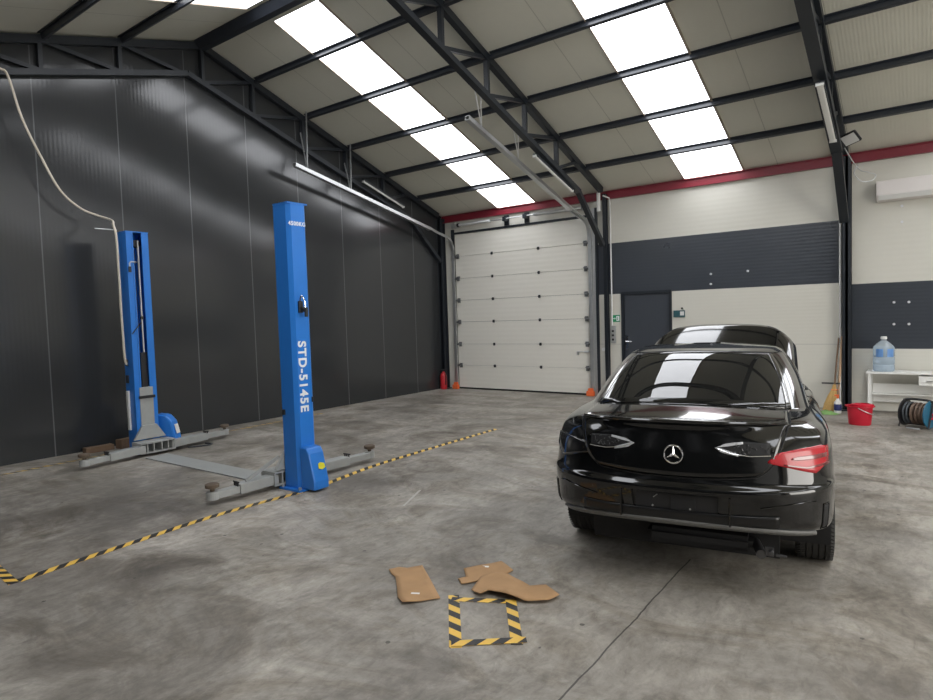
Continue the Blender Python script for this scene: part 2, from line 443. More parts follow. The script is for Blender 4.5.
for (a, b, bn) in bays[:1]:
    m = MB(); m.prism([(YR - .13, rz(YR - .13) - .002), (YR, ZR - .002), (YR + .13, rz(YR + .13) - .002), (YR + .13, rz(YR + .13) - .016), (YR + .05, rz(YR + .05) - .13), (YR - .05, rz(YR - .05) - .13), (YR - .13, rz(YR - .13) - .016)], a, b, 0)
    tag(m.build('ridge_beam', M['steelgloss'], origin=(a, YR, ZR)), 'wide dark steel ridge beam meeting the left gable truss at its peak', 'beam')

# ---------------------------------------------------------------- trusses
def truss(x, label, posts=True, near=True, pw=.055, pd=.17, po=0, web=False, W=.085):
    root = empty('roof_truss', (x, YB - .2, 0), label, 'truss', 'roof trusses')
    def A(m, name, mm=None): 
        bmesh.ops.translate(m.bm, vec=(-x, -(YB - .2), 0), verts=m.bm.verts)
        return m.build(name, mm or M['steel'], root)
    top = lambda y: rz(y) - .075
    def bot(y):
        if y >= YR: return rz(y) - .47 - .10 * max(0, (YR + 2.5 - y) / 2.5)
        return rz(y) - .46 - .11 * max(0, 1 - (YR - y) / 1.2)
    m = MB()
    m.beam((x, YR, top(YR)), (x, YB - .2, top(YB - .2)), W, .10)
    A(m, 'top_chord')
    m = MB(); m.beam((x, YR, top(YR)), (x, 1.2, top(1.2)), W, .10); A(m, 'top_chord')
    ybr = 10.05
    ys = [YR - .3] + [7.2, ybr]
    m = MB(); m.beam((x, YR - .25, bot(YR) + .02), (x, ybr, rz(ybr) - .56), W + .015, .075); A(m, 'bottom_chord')
    m = MB(); m.beam((x, YR - .25, bot(YR) + .02), (x, 1.2, bot(1.2)), W + .015, .075); A(m, 'bottom_chord')
    def zb(y):
        if y >= YR - .25:
            t = (y - YR + .25) / (ybr - YR + .25); return bot(YR) + .02 + t * (rz(ybr) - .56 - bot(YR) - .02)
        t = (YR - .25 - y) / (YR - .25 - 1.2); return bot(YR) + .02 + t * (bot(1.2) - bot(YR) - .02)
    nod = [YR] + [p - .03 for p in PY[:4]] + [10.0]
    for i, y in enumerate(nod):
        if i < 5:
            m = MB(); m.beam((x, y, top(y)), (x, y, zb(y)), .07, .05, (0, 1, 0)); A(m, 'web_post')
        if i + 1 < len(nod):
            y2 = nod[i + 1]
            m = MB(); m.beam((x, y, zb(y) + .02), (x, y2, top(y2)), .055, .05); A(m, 'diagonal')
    nodl = [YR, 4.23, 3.27, 2.31, 1.4]
    for i, y in enumerate(nodl[1:], 1):
        m = MB(); m.beam((x, y, top(y)), (x, y, zb(y)), .07, .05, (0, 1, 0)); A(m, 'web_post')
        y0 = nodl[i - 1]
        m = MB(); m.beam((x, y0, zb(y0) + .02), (x, y, top(y)), .055, .05); A(m, 'diagonal')
    m = MB(); m.beam((x, ybr - .02, rz(ybr) - .55), (x, YB - .17, 2.86), W, .075); A(m, 'knee_brace')
    if posts:
        x0 = x; x = x + po
        m = MB(); m.bb((x - pw, YB - pd, 0), (x + pw, YB - pd + .02, ZE - .06)).bb((x - pw, YB - .03, 0), (x + pw, YB - .012, ZE - .06)).bb((x - .018, YB - pd, 0), (x + .018, YB - .012, ZE - .06))
        x = x0
        A(m, 'post')
        m = MB(); m.bb((x - .11, YB - .25, 0), (x + .11, YB - .012, .015)); A(m, 'base_plate')
    if web:
        m = MB(); m.prism([(YR - .2, zb(YR - .2)), (10.0, zb(10.0)), (10.0, top(10.0)), (YR, top(YR))], x - .006, x + .006, 0); A(m, 'web_plate')
    return root
truss(FR[0], 'dark steel lattice truss against the black left wall')
truss(FR[1], 'dark steel lattice truss and post between the garage door and the entrance door', pw=.034, pd=.10, po=.01)
truss(FR[2], 'dark steel lattice truss and post right of the car, carrying the floodlight', web=True, W=.12, po=.03)

# ---------------------------------------------------------------- sectional garage door
dr = bpy.data.objects.new('door_1', None); COL.objects.link(dr); struct(dr); dr.location = (-6.88, YB, 0)
def dl(m, name, mm, bev=0):
    bmesh.ops.translate(m.bm, vec=(6.88, -YB, 0), verts=m.bm.verts); return m.build(name, mm, dr, bev=bev)
zs = [.03, .527, 1.0, 1.495, 1.975, 2.46, 2.95, 3.44]
for a, b in zip(zs, zs[1:]):
    dl(MB().bb((GX0 + .01, YB + .0, a + .003), (GX1 - .01, YB + .04, b - .003)), 'door_section', M['sectional'], .003)
dl(MB().bb((GX0, YB + .045, .0), (GX1, YB + .06, 3.44)), 'door_backing', M['steel'])
dl(MB().bb((GX0 + .01, YB - .012, .0), (GX1 - .01, YB + .03, .035)), 'bottom_seal', M['rubber'])
dl(MB().bb((GX0, YB - .02, 3.44), (GX1, YB + .02, 3.485)), 'top_rail', M['steel'])
for z in zs[1:-1]:
    for x in (-7.53, -6.39):
        m = MB(); m.bb((x - .022, YB - .018, z - .03), (x + .022, YB + .002, z + .03)).cyl((x - .03, YB - .02, z), (x + .03, YB - .02, z), .008)
        dl(m, 'hinge', M['steel'])
    for x, sg in ((GX0 + .085, -1), (GX1 - .105, 1)):
        m = MB(); m.bb((x - .03, YB - .03, z - .05), (x + .03, YB + .001, z + .05)).cyl((x, YB - .035, z), (x + sg * .07, YB - .035, z), .022).bb((x - .035, YB - .05, z + .012), (x + .02, YB - .02, z + .03))
        dl(m, 'roller_hinge', M['zincdark'])
m = MB(); m.bb((-5.40, YB - .04, .835), (-5.27, YB - .01, .87)).cyl((-5.53, YB - .035, .852), (-5.30, YB - .035, .852), .009).bb((-5.56, YB - .05, .79), (-5.52, YB - .02, .86))
dl(m, 'door_handle', M['galv'])

def cat(pts, n=8):
    """Catmull-Rom polyline"""
    P = [Vector(p) for p in pts]; P = [P[0] * 2 - P[1]] + P + [P[-1] * 2 - P[-2]]; out = []
    for i in range(1, len(P) - 2):
        for k in range(n):
            t = k / n
            out.append(.5 * ((2 * P[i]) + (P[i + 1] - P[i - 1]) * t + (2 * P[i - 1] - 5 * P[i] + 4 * P[i + 1] - P[i + 2]) * t * t + (-P[i - 1] + 3 * P[i] - 3 * P[i + 1] + P[i + 2]) * t ** 3))
    out.append(P[-2]); return out
# tracks
def track(x, sg, label, y0, z0):
    root = empty('door_track', (x, YB - .04, 0), label, 'door track', 'tracks of the garage door')
    def A(m, name, mm=M['galv'], sm=False):
        bmesh.ops.translate(m.bm, vec=(-x, -(YB - .04), 0), verts=m.bm.verts); return m.build(name, mm, root, smooth=sm)
    A(MB().bb((x - .035, YB - .06, .02), (x + .035, YB - .03, 3.0)).bb((x - .035 , YB - .06, .02), (x - .025, YB - .01, 3.0)), 'vertical_rail')
    s = .3
    yk, zk = 10.55, 3.46
    arc = cat([(x, YB - .045, 3.0), (x, YB - .07, 3.2), (x, YB - .2, 3.36), (x, yk, zk), (x, yk - .25, zk + .25 * s)], 6)
    m = MB()
    for a, b in zip(arc, arc[1:]): m.beam(a, b, .07, .02)
    for a, b in zip(arc, arc[1:]): m.beam(a + Vector((sg * .03, 0, -.02)), b + Vector((sg * .03, 0, -.02)), .01, .045)
    A(m, 'curved_rail')
    m = MB(); a = Vector((x, yk - .2, zk + .2 * s)); b = Vector((x, y0, z0))
    m.beam(a, b, .08, .012); m.beam(a + Vector((.038, 0, -.025)), b + Vector((.038, 0, -.025)), .008, .05); m.beam(a + Vector((-.038, 0, -.025)), b + Vector((-.038, 0, -.025)), .008, .05)
    m.beam(a + Vector((0, 0, -.05)), b + Vector((0, 0, -.05)), .08, .010)
    A(m, 'sloping_rail')
    return A
At = track(-8.545, 1, 'galvanised door track sloping up beside the black left wall', 6.86, 4.26)
for y, xt in ((7.13, 7.20), (8.12, 8.20)):
    z = 4.26 - (y - 6.86) * .3 * .82
    At(MB().beam((-8.545, y, z), (-8.545, y + .03, rz(y) - .1), .03, .005, (0, 1, 0)), 'hanger')
    At(MB().beam((-8.545, y, z), (-8.72, y + .03, rz(y) - .42), .025, .005, (0, 1, 0)), 'hanger')
At = track(-5.235, -1, 'galvanised door track sloping up below the middle truss', 7.25, 4.42)
for y, yt in ((7.60, 7.0), (8.6, 7.95)):
    z = 4.42 - (y - 7.25) * .24
    for d_ in (0, .16):
        At(MB().beam((-5.235, y, z), (-4.93, yt + d_, rz(yt + d_) - .57), .022, .005, (0, 1, 0)), 'hanger', M['whiteplastic'])
# torsion shaft and springs
root = empty('torsion_shaft', (-6.88, YB - .1, 3.62), 'spring shaft with coil springs and drums mounted above the garage door', 'door spring')
def A(m, name, mm, sm=True):
    bmesh.ops.translate(m.bm, vec=(6.88, -(YB - .1), -3.62), verts=m.bm.verts); return m.build(name, mm, root, smooth=sm)
A(MB().cyl((-8.50, YB - .1, 3.62), (-5.2, YB - .1, 3.62), .013), 'shaft', M['galv'])
for a, b in ((-8.35, -7.5), (-6.42, -5.35)):
    pts = [(a + (b - a) * i / 600, YB - .1 + .03 * math.cos(i * 2 * math.pi / 10), 3.62 + .03 * math.sin(i * 2 * math.pi / 10)) for i in range(601)]
    m = MB(); m.cyl((a, YB - .1, 3.62), (b, YB - .1, 3.62), .027); m.tube(pts, .007, 5)
    A(m, 'spring', M['galv'])
    A(MB().cyl((a if a < -7 else b, YB - .1, 3.62), ((a if a < -7 else b) + .05, YB - .1, 3.62), .045), 'spring_cone', M['steel'])
for x in (-7.12, -6.63):
    A(MB().bb((x - .055, YB - .03, 3.49), (x + .055, YB - .003, 3.70)).bb((x - .04, YB - .13, 3.57), (x + .04, YB - .003, 3.66)), 'bracket', M['steel'], False)
for x in (-8.44, -5.28):
    A(MB().cyl((x - .05, YB - .1, 3.62), (x + .05, YB - .1, 3.62), .065), 'cable_drum', M['galv'])
for x, lb in ((-8.53, 'orange plastic foot guard at the left end of the garage door'), (-5.25, 'orange plastic foot guard at the right end of the garage door')):
    m = MB(); m.bb((x - .08, YB - .15, 0), (x + .08, YB - .075, .10), .012).bb((x - .05, YB - .13, .095), (x + .05, YB - .08, .15), .008)
    tag(m.build('foot_guard', M['orange'], origin=(x, YB - .08, 0)), lb, 'guard', 'orange door guards')
# dark and grey jamb trims right of garage door
o = struct(MB().bb((-5.2, YB - .02, 0), (-5.13, YB, 3.6)).build('trim_3', M['galv']))
o = struct(MB().bb((-5.135, YB - .03, 0), (-5.085, YB, 3.6)).build('trim_4', M['steel']))
o = struct(MB().bb((GX0 - .08, YB - .03, 0), (GX0, YB, 3.55)).build('trim_5', M['steel']))
m = MB(); m.cyl((-4.97, YB - .06, 3.5), (-4.97, YB - .06, 3.82), .045)
# entrance door
d2 = bpy.data.objects.new('door_2', None); COL.objects.link(d2); struct(d2); d2.location = ((DX0 + DX1) / 2, YB, 0)
def dl2(m, name, mm, bev=0):
    bmesh.ops.translate(m.bm, vec=(-(DX0 + DX1) / 2, -YB, 0), verts=m.bm.verts); return m.build(name, mm, d2, bev=bev)
dl2(MB().bb((DX0 + .02, YB + .081, .0), (DX1 - .02, YB + .09, DZ)), 'door_backing', M['steel'])  # added sheet, keeps outside light from leaking round the leaf
dl2(MB().bb((DX0 + .052, YB + .015, .004), (DX1 - .052, YB + .06, DZ - .052)), 'door_leaf', M['door'], .003)
dl2(MB().bb((DX0, YB - .02, 0), (DX0 + .05, YB + .08, DZ)).bb((DX1 - .05, YB - .02, 0), (DX1, YB + .08, DZ)).bb((DX0 + .05, YB - .02, DZ - .05), (DX1 - .05, YB + .08, DZ)), 'door_frame', M['steel'])
m = MB(); m.bb((-4.57, YB - .006, .88), (-4.515, YB + .016, 1.16)).cyl((-4.545, YB + .01, 1.05), (-4.545, YB - .045, 1.05), .011).cyl((-4.55, YB - .045, 1.05), (-4.43, YB - .045, 1.05), .010)
dl2(m, 'door_handle', M['chrome'])

# wall fittings
def wallbox(name, x0, x1, z0, z1, mm, label, cat_, th=.03, grp=None):
    return tag(MB().bb((x0, YB - th, z0), (x1, YB - .001, z1), .004).build(name, mm, origin=((x0 + x1) / 2, YB, z0)), label, cat_, grp)
e = empty('exit_sign', (-4.745, YB, 1.42), 'small green emergency exit sign with running figure left of the dark door', 'sign')
MB().bb((-.075, -.008, 0), (.075, -.001, .13)).build('sign_plate', M['green'], e)
m = MB()   # figure, arrow and doorway pictogram, white
m.bb((.005, -.0105, .02), (.065, -.0085, .11)); m.build('pictogram', M['text'], e)
m = MB(); m.cyl((.03, -.012, .09), (.03, -.0106, .09), .008, seg=12).beam((.03, -.0115, .078), (.025, -.0115, .052), .012, .001, (0, 1, 0)).beam((.025, -.0115, .054), (.043, -.0115, .032), .008, .001, (0, 1, 0)).beam((.025, -.0115, .054), (.012, -.0115, .035), .008, .001, (0, 1, 0)).beam((.03, -.0115, .074), (.05, -.0115, .066), .006, .001, (0, 1, 0))
m.build('running_figure', M['green'], e)
m = MB(); m.beam((-.06, -.0095, .065), (-.02, -.0095, .065), .012, .002, (0, 1, 0)); m.prism([(-.03, .045), (-.005, .065), (-.03, .085)], -.0105, -.0085, 1)
m.build('arrow', M['text'], e)
e = empty('door_controller', (-4.795, YB, 1.02), 'grey push button controller on the white strip left of the dark door', 'switch')
MB().bb((-.045, -.05, 0), (.045, -.001, .33), .006).build('housing', M['grey'], e)
for z in (.07, .15, .23): MB().cyl((0, -.06, z), (0, -.05, z), .022).build('button', M['blackplastic'], e)
e = empty('control_panel', (-3.56, YB, 1.48), 'small dark teal control panel with white display right of the dark door', 'control panel')
MB().bb((-.10, -.025, 0), (.10, -.001, .12), .004).build('housing', M['panelteal'], e)
MB().bb((.02, -.03, .03), (.09, -.025, .10)).build('display', M['whiteplastic'], e)
MB().cyl((.05, -.02, .155), (.05, -.001, .155), .016).build('sensor', M['blackplastic'], e)
m = MB(); m.cyl((-5.0, YB - .05, .9), (-5.0, YB - .002, .9), .03)
tag(m.build('round_socket', M['whiteplastic'], smooth=True), 'small round white fitting on the wall between garage door and post', 'socket')
# conduits
m = MB(); m.tube([(-4.815, YB - .03, 1.34), (-4.815, YB - .03, 3.66), (-4.825, YB - .05, 3.74), (-4.90, YB - .15, 3.78)], .014)
tag(m.build('wall_conduit', M['whiteplastic'], smooth=True), 'thin white conduit rising beside the middle post to the eaves', 'conduit')
m = MB(); m.tube([(-1.095, YB - .02, 0.3), (-1.095, YB - .02, 3.70)], .018)
tag(m.build('wall_conduit', M['whiteplastic'], smooth=True), 'white conduit running full height left of the right post', 'conduit')
m = MB(); m.cyl((-4.99, YB - .15, 3.5), (-4.99, YB - .15, 3.85), .035)
tag(m.build('rain_pipe', M['whiteplastic'], smooth=True), 'short white pipe stub behind the head of the middle post', 'pipe')
# anchor bolts on bands
bl = [(-3.012, 2.206, 'upper bright anchor bolt on the dark band right of the entrance door'), (-3.014, 2.035, 'lower bright anchor bolt on the dark band right of the entrance door'), (-2.42, 2.217, 'single bright anchor bolt in the middle of the dark band above the car'),
      (-.415, 1.62, 'upper left of four bolts in the dark band above the water jug'), (-.235, 1.617, 'upper right of four bolts in the dark band above the water jug'), (-.414, 1.298, 'lower left of four bolts in the dark band above the water jug'), (-.233, 1.296, 'lower right of four bolts in the dark band above the water jug'),
      (-.324, 3.013, 'upper screw on the white wall below the air conditioner'), (-.323, 2.783, 'lower screw on the white wall below the air conditioner')]
for x, z, lb in bl:
    tag(MB().cyl((x, YB - .025, z), (x, YB - .0005, z), .018, seg=12).build('anchor_bolt', M['boltzinc'], origin=(x, YB, z)), lb, 'bolt', 'wall anchor bolts')

# air conditioner
e = empty('air_conditioner', (-.18, YB, 3.09), 'white wall mounted air conditioner at the top right of the back wall', 'air conditioner')
m = MB(); m.prism([(-.001, 0), (-.14, .02), (-.19, .09), (-.20, .29), (-.001, .30)], -.45, .45, 0)
m.build('housing', M['acwhite'], e, bev=.01)
m = MB(); m.prism([(-.155, .025), (-.197, .085), (-.203, .082), (-.165, .018)], -.42, .42, 0); m.build('air_flap', M['whiteplastic'], e)

# lamps
def tube_light(x, ya, yb, dz, label, side=0, w=.05):
    za, zb_ = dz(ya), dz(yb)
    L = math.hypot(yb - ya, zb_ - za); ang = math.atan2(zb_ - za, yb - ya)
    root = empty('tube_light', (x, ya, za), label, 'light', 'strip lights on the trusses'); root.rotation_euler = (ang, 0, 0)
    m = MB(); m.box((0, L / 2, .03), (w + .02, L, .03)); m.build('tray', M['steel'], root)
    m = MB(); m.box((0, L / 2, 0), (w, L - .02, .03), None, .01); m.build('diffuser', M['tube'], root)
    for y in (.008, L - .008):
        m = MB(); m.box((0, y, .005), (w + .015, .016, .045)); m.build('end_cap', M['whiteplastic'], root)
tube_light(-8.68, 8.57, 9.70, lambda y: 4.245 - (y - 8.57) * .313, 'white strip light on the left truss above the door track', w=.04)
tube_light(-4.945, 8.60, 9.86, lambda y: 4.065 - (y - 8.6) * .29 , 'white strip light under the middle truss near the garage door', w=.05)
tube_light(-1.02, 8.30, 9.55, lambda y: 4.125 - (y - 8.3) * .31, 'white strip light under the right truss above the floodlight', w=.07)
# floodlight
e = empty('floodlight', (-.86, 9.95, 3.83), 'square floodlight with black frame on the right truss', 'floodlight'); 
rot = Matrix.Rotation(R(-48), 3, 'X') @ Matrix.Rotation(R(0), 3, 'Z')
rot = Matrix.Rotation(R(-20), 3, 'Z') @ Matrix.Rotation(R(42), 3, 'X') @ Matrix.Rotation(R(-14), 3, 'Y')
def rb(c, d, name, mm, bev=0):
    m = MB(); m.box(rot @ Vector(c), d, rot, bev); return m.build(name, mm, e)
rb((0, 0, 0), (.22, .04, .17), 'housing', M['blackplastic'], .008)
rb((-.0, -.022, 0), (.185, .008, .14), 'lens', M['whiteplastic'])
MB().beam((-.02, 0, 0), (-.10, .06, .0), .03, .01).build('bracket', M['blackplastic'], e)
m = MB(); m.tube(cat([(-.93, 9.98, 3.72), (-.88, 10.25, 3.62), (-.80, 10.5, 3.50), (-.70, 10.65, 3.47), (-.62, 10.7, 3.43), (-.66, 10.7, 3.36), (-.78, 10.6, 3.35), (-.86, 10.45, 3.45), (-.80, 10.4, 3.55)]), .008, 6)
tag(m.build('loose_cable', M['galv'], smooth=True), 'loose looped cable hanging below the floodlight', 'cable')

# fire extinguisher
e = empty('fire_extinguisher', (-8.77, 10.93, 0), 'red fire extinguisher standing in the corner left of the garage door', 'fire extinguisher')
MB().lathe([(0, 0), (.07, 0), (.075, .02), (.075, .30), (.065, .345), (.03, .375), (.025, .40), (0, .40)], 24).build('cylinder', M['fire'], e, smooth=True)
MB().cyl((0, 0, .40), (0, 0, .44), .02).bb((-.02, -.08, .43), (.02, .05, .445)).beam((0, -.08, .42), (0, .02, .40), .02, .01).build('valve', M['blackplastic'], e)
MB().tube(cat([(.02, -.02, .42), (.10, -.04, .38), (.095, -.04, .2), (.085, -.03, .10)]), .010, 8).build('hose', M['rubber'], e, smooth=True)

# ---------------------------------------------------------------- lift columns
def arm_with_pad(root, a, b, name='lift_arm'):
    a = Vector(a); b = Vector(b); d = (b - a).normalized(); L = (b - a).length
    m1 = a.lerp(b, .62)
    m = MB(); m.beam((a.x, a.y, .095), (m1.x, m1.y, .085), .12, .09)
    arm = m.build(name, M['grey'], root, bev=.006)
    m2 = a.lerp(b, .55)
    m = MB(); m.beam((m2.x, m2.y, .083), (b.x, b.y, .075), .085, .062)
    m.cyl((b.x, b.y, .04), (b.x, b.y, .115), .055)
    m.build('arm_extension', M['grey'], arm, bev=.004)
    m = MB(); m.cyl((b.x, b.y, .115), (b.x, b.y, .145), .02).lathe([(0, .14), (.035, .14), (.06, .15), (.062, .178), (.05, .185), (0, .18)], 20, Matrix.Translation((b.x, b.y, 0)))
    m.build('rubber_pad', M['pad'], arm, smooth=True)
    p = a.lerp(b, .64); m = MB()
    n = Vector((-d.y, d.x, 0))
    for k in (-1, 0, 1):
        q = p + n * .03 * k; m.cyl((q.x, q.y, .10), (q.x, q.y, .155), .008, seg=8)
    m.tube([(p.x + n.x * .05, p.y + n.y * .05, .15), (p.x - n.x * .05, p.y - n.y * .05, .15)], .007, 6)
    m.build('lock_pin', M['blackplastic'], arm)
def column(x, y, hgt, wy, dx, s, label):
    """s=+1: open face towards -X (near), s=-1: open face towards +X"""
    root = empty('lift_column', (x, y, 0), label, 'car lift column', 'two post car lift')
    h = wy / 2
    # folded channel: back plate, chamfered sides, lips
    c = .035; t = .012; lip = .085
    back, front = dx / 2, -dx / 2
    outer = [(front, -h + lip), (front, -h), (back - c, -h), (back, -h + c), (back, h - c), (back - c, h), (front, h), (front, h - lip)]
    inner = [(front + t, h - lip), (front + t, h - t), (back - c - t * .4, h - t), (back - t, h - c - t * .4), (back - t, -h + c + t * .4), (back - c - t * .4, -h + t), (front + t, -h + t), (front + t, -h + lip)]
    poly = [(s * px, py) for px, py in outer + inner]
    MB().prism(poly, .02, hgt).build('column_body', M['blue'], root)
    MB().bb((s * (front - .003), -h - .004, hgt), (s * (back + .004), h + .004, hgt + .012)).build('top_cap', M['blue'], root)
    if s == -1:
        MB().prism([(s * px, py) for px, py in inner], .03, hgt - .01).bm.free()
    MB().bb((-.15, -.16, 0), (.16, .16, .02)).build('base_plate', M['blue'], root, bev=.003)
    m = MB()
    for bx in (-.12, .135):
        for by in (-.135, .135): m.cyl((bx, by, .02), (bx, by, .045), .016, seg=6)
    m.build('anchor_bolts', M['galv'], root)
    return root
# near column
NX, NY, NH, NW, ND = -4.895, 3.853, 2.712, .225, .215
nc = column(NX, NY, NH, NW, ND, 1, 'near blue lift column with white lettering, standing on the striped floor tape')
back = ND / 2
rotY = Matrix(((0, 0, 1), (1, 0, 0), (0, 1, 0))).to_4x4()          # text plane facing +X, reading along +Y
text('lettering', '4500KG', .052, Matrix.Translation((back + .001, -.012, 2.525 )) @ rotY, M['text'], nc)
rotV = Matrix.Rotation(R(-90), 4, 'X')
text('lettering', 'STD-5145E', .128, Matrix.Translation((back + .001, -.022, 1.085)) @ Matrix.Rotation(R(-90), 4, 'X') @ rotY, M['text'], nc)
m = MB(); m.bb((back, -.045, 1.69), (back + .025, .0, 1.80)).cyl((back + .02, -.02, 1.74), (back + .08, -.005, 1.70), .02).cyl((back + .07, -.005, 1.65), (back + .07, -.005, 1.74), .017)
m.build('lock_release', M['blackplastic'], nc, bev=.004)
m = MB(); m.tube(cat([(back + .02, -.035, 1.79), (back + .04, -.03, 1.85), (back + .065, -.015, 1.80), (back + .065, -.01, 1.74)]), .007, 6)
m.build('release_pipe', M['chrome'], nc, smooth=True)
m = MB(); m.bb((back, .075, .80), (back + .03, .09, 1.55)); m.bm.free()
m = MB(); m.bb((back, .07, .83), (back + .012, .085, .88)).bb((back - .2, -.13, .72), (back - .17, -.112, .77)); m.build('stop_bolt', M['blackplastic'], nc)
# pulley cover (blue wedge) and sticker
y0, y1 = -.095, .085
m = MB(); m.prism([(back + .001, .02), (back + .185, .02), (back + .185, .10), (back + .12, .36), (back + .09, .41), (back + .001, .42)], y0, y1, 1)
cv = m.build('pulley_cover', M['blue'], nc, bev=.012)
m = MB(); m.prism([(back + .128, .20), (back + .170, .19), (back + .165, .26), (back + .14, .285), (back + .118, .26)], y0 - .003, y0 - .0005, 1); m.bm.free()
m = MB(); rotc = Matrix.Rotation(math.atan2(.065, .26), 3, 'Y')
m = MB(); m.prism([(-.035, -.01), (-.02, .035), (.02, .04), (.035, .0), (.02, -.04), (-.025, -.035)], -.0015, .0015, 2); bmesh.ops.transform(m.bm, matrix=Matrix.Translation((back + .157, (y0 + y1) / 2 + .03, .235)) @ Matrix.Rotation(R(-14), 4, 'Y') @ Matrix.Rotation(R(90), 4, 'Y'), verts=m.bm.verts); m.build('sticker', M['yellow'], cv)

# carriage (grey, on the inner side) + bracing
def carriage(root, s, dx, hgt_top=.84):
    f = -dx / 2
    m = MB(); m.bb((s * (f - .012), -.085, .20), (s * (f + .12), .085, hgt_top)); m.build('carriage', M['grey'], root, bev=.004)
    m = MB(); m.prism([(-.09, .36), (.09, .36), (.20, .19), (-.20, .19)], s * (f - .05), s * (f - .012), 0); m.build('carriage_flare', M['grey'], root)
    m = MB(); X0, X1 = f - .24, f - .02
    m.bb((s * X0, -.22, .155), (s * X1, .22, .17)).bb((s * X0, -.22, .035), (s * X1, .22, .05))
    for yv in (-.215, -.13, -.05, .05, .13, .215): m.bb((s * (X0 + .01), yv - .007, .05), (s * X1, yv + .007, .155))
    m.build('arm_bracket', M['grey'], root)
    m = MB(); m.bb((s * (f - .03), -.10, .70), (s * (f - .012), .10, .735)); m.build('slide_pad', M['blackplastic'], root)
carriage(nc, 1, ND, .80)
arm_with_pad(nc, (-.20, -.16, 0), (-5.15 - NX, 3.06 - NY, 0)); arm_with_pad(nc, (-.20, .16, 0), (-5.10 - NX, 4.97 - NY, 0))
m = MB(); m.prism([(-.02, .17), (-.20, .17), (-.45, .13), (-.40, .13), (-.20, .21), (-.06, .36), (-.02, .36)], -.21, -.19, 0)
m = MB(); m.beam((-.19, -.12, .30), (-.21, -.48, .14), .03, .02, (1, 0, 0)); m.build('brace', M['grey'], nc)
# far column
FX, FY, FH, FW, FD = -8.135, 3.925, 2.79, .275, .26
fc = column(FX, FY, FH, FW, FD, -1, 'far blue lift column, open channel with hydraulic ram, against the black wall')
carriage(fc, -1, FD, .84)
arm_with_pad(fc, (.32, -.17, 0), (-7.73 - FX, 3.05 - FY, 0)); arm_with_pad(fc, (.30, .17, 0), (-8.05 - FX, 5.02 - FY, 0))
m = MB(); m.cyl((.03, -.015, .84), (.03, -.015, 2.60), .016); m.build('ram_rod', M['chrome'], fc, smooth=True)
m = MB(); m.cyl((.045, .045, .84), (.045, .045, 2.70), .014); m.build('lift_chain', M['galv'], fc, smooth=True)
m = MB(); m.bb((-.02, -.02, .84), (.09, .055, 1.28)); m.build('chain_guard', M['blackplastic'], fc)
m = MB(); m.cyl((.0, .03, 2.66), (.05, .03, 2.66), .05); m.build('pulley', M['blackplastic'], fc, smooth=True)
m = MB(); m.tube([(-.05, .03, 2.42), (.13, -.03, 2.42), (.14, -.10, 2.42), (.14, -.115, 2.40), (.14, -.115, 2.31)], .009, 8); m.build('bleed_pipe', M['galv'], fc, smooth=True)
m = MB(); m.bb((.13, -.13, 2.29), (.15, -.10, 2.36)); m.build('valve', M['blackplastic'], fc)
m = MB(); m.beam((.131, -.13, 1.52), (.145, -.02, 1.66), .012, .006, (1, 0, 0)).cyl((.13, -.0, 1.72), (.15, -.0, 1.72), .02); m.build('lock_lever', M['blackplastic'], fc)
m = MB(); m.bb((-.05, -.165, .30), (.0, -.139, .80)); m.build('control_box', M['whiteplastic'], fc, bev=.005)
m = MB(); m.bb((-.05, -.155, .9), (.0, -.138, 1.0)).bb((-.04, -.155, 1.12), (.0, -.138, 1.2)); m.build('switch', M['blackplastic'], fc)
m = MB(); m.bb((.1305, -.075, .85), (.134, -.068, 2.77)); m.build('lip_fold', M['bluedark'], fc)  # darker blue strip, paints in the shade of a fold groove
m = MB(); m.prism([(-.12, .02), (.175, .02), (.18, .12), (.13, .36), (.05, .45), (-.07, .46), (-.12, .44)], -.085, .085, 1)
bmesh.ops.transform(m.bm, matrix=Matrix.Translation((.06, FW / 2 + .12, 0)) @ Matrix.Rotation(R(35), 4, 'Z'), verts=m.bm.verts)
pc = m.build('pulley_cover', M['blue'], fc, bev=.03)
m = MB(); m.beam((.172, 0, .20), (.143, 0, .32), .09, .003, (1, 0, 0))
bmesh.ops.transform(m.bm, matrix=Matrix.Translation((.064, FW / 2 + .12, 0)) @ Matrix.Rotation(R(35), 4, 'Z'), verts=m.bm.verts)
m.build('sticker', M['paper'], pc)
# steel plate on floor between the columns
m = MB(); m.prism([(-7.66, 3.70), (-5.25, 3.72), (-5.25, 3.98), (-7.66, 3.98)], 0.0, .014)
tag(m.build('floor_cover_plate', M['grey'], origin=(-6.45, 3.85, 0)), 'grey steel cover plate lying on the floor between the two lift columns', 'floor plate')
m = MB(); m.tube(cat([(-7.80, 4.32, .012), (-7.70, 4.52, .012), (-7.72, 4.62, .012), (-7.85, 4.60, .012)]), .010, 6)
tag(m.build('floor_rod', M['steel'], smooth=True), 'short dark bent rod on the floor below the far lift arm', 'rod')
# timber pieces
for (x, y, l, h_, a, lb) in [(-8.72, 3.62, .34, .07, 88, 'flat brown timber offcut by the black wall, left of the far lift column'), (-8.66, 3.98, .30, .12, 100, 'thick brown timber block by the black wall, behind the far lift column')]:
    m = MB(); m.box((0, 0, h_ / 2), (l, .12, h_), None, .004); o = m.build('timber_offcut', M['timber']); o.location = (x, y, 0); o.rotation_euler = (0, 0, R(a)); tag(o, lb, 'timber', 'timber offcuts')

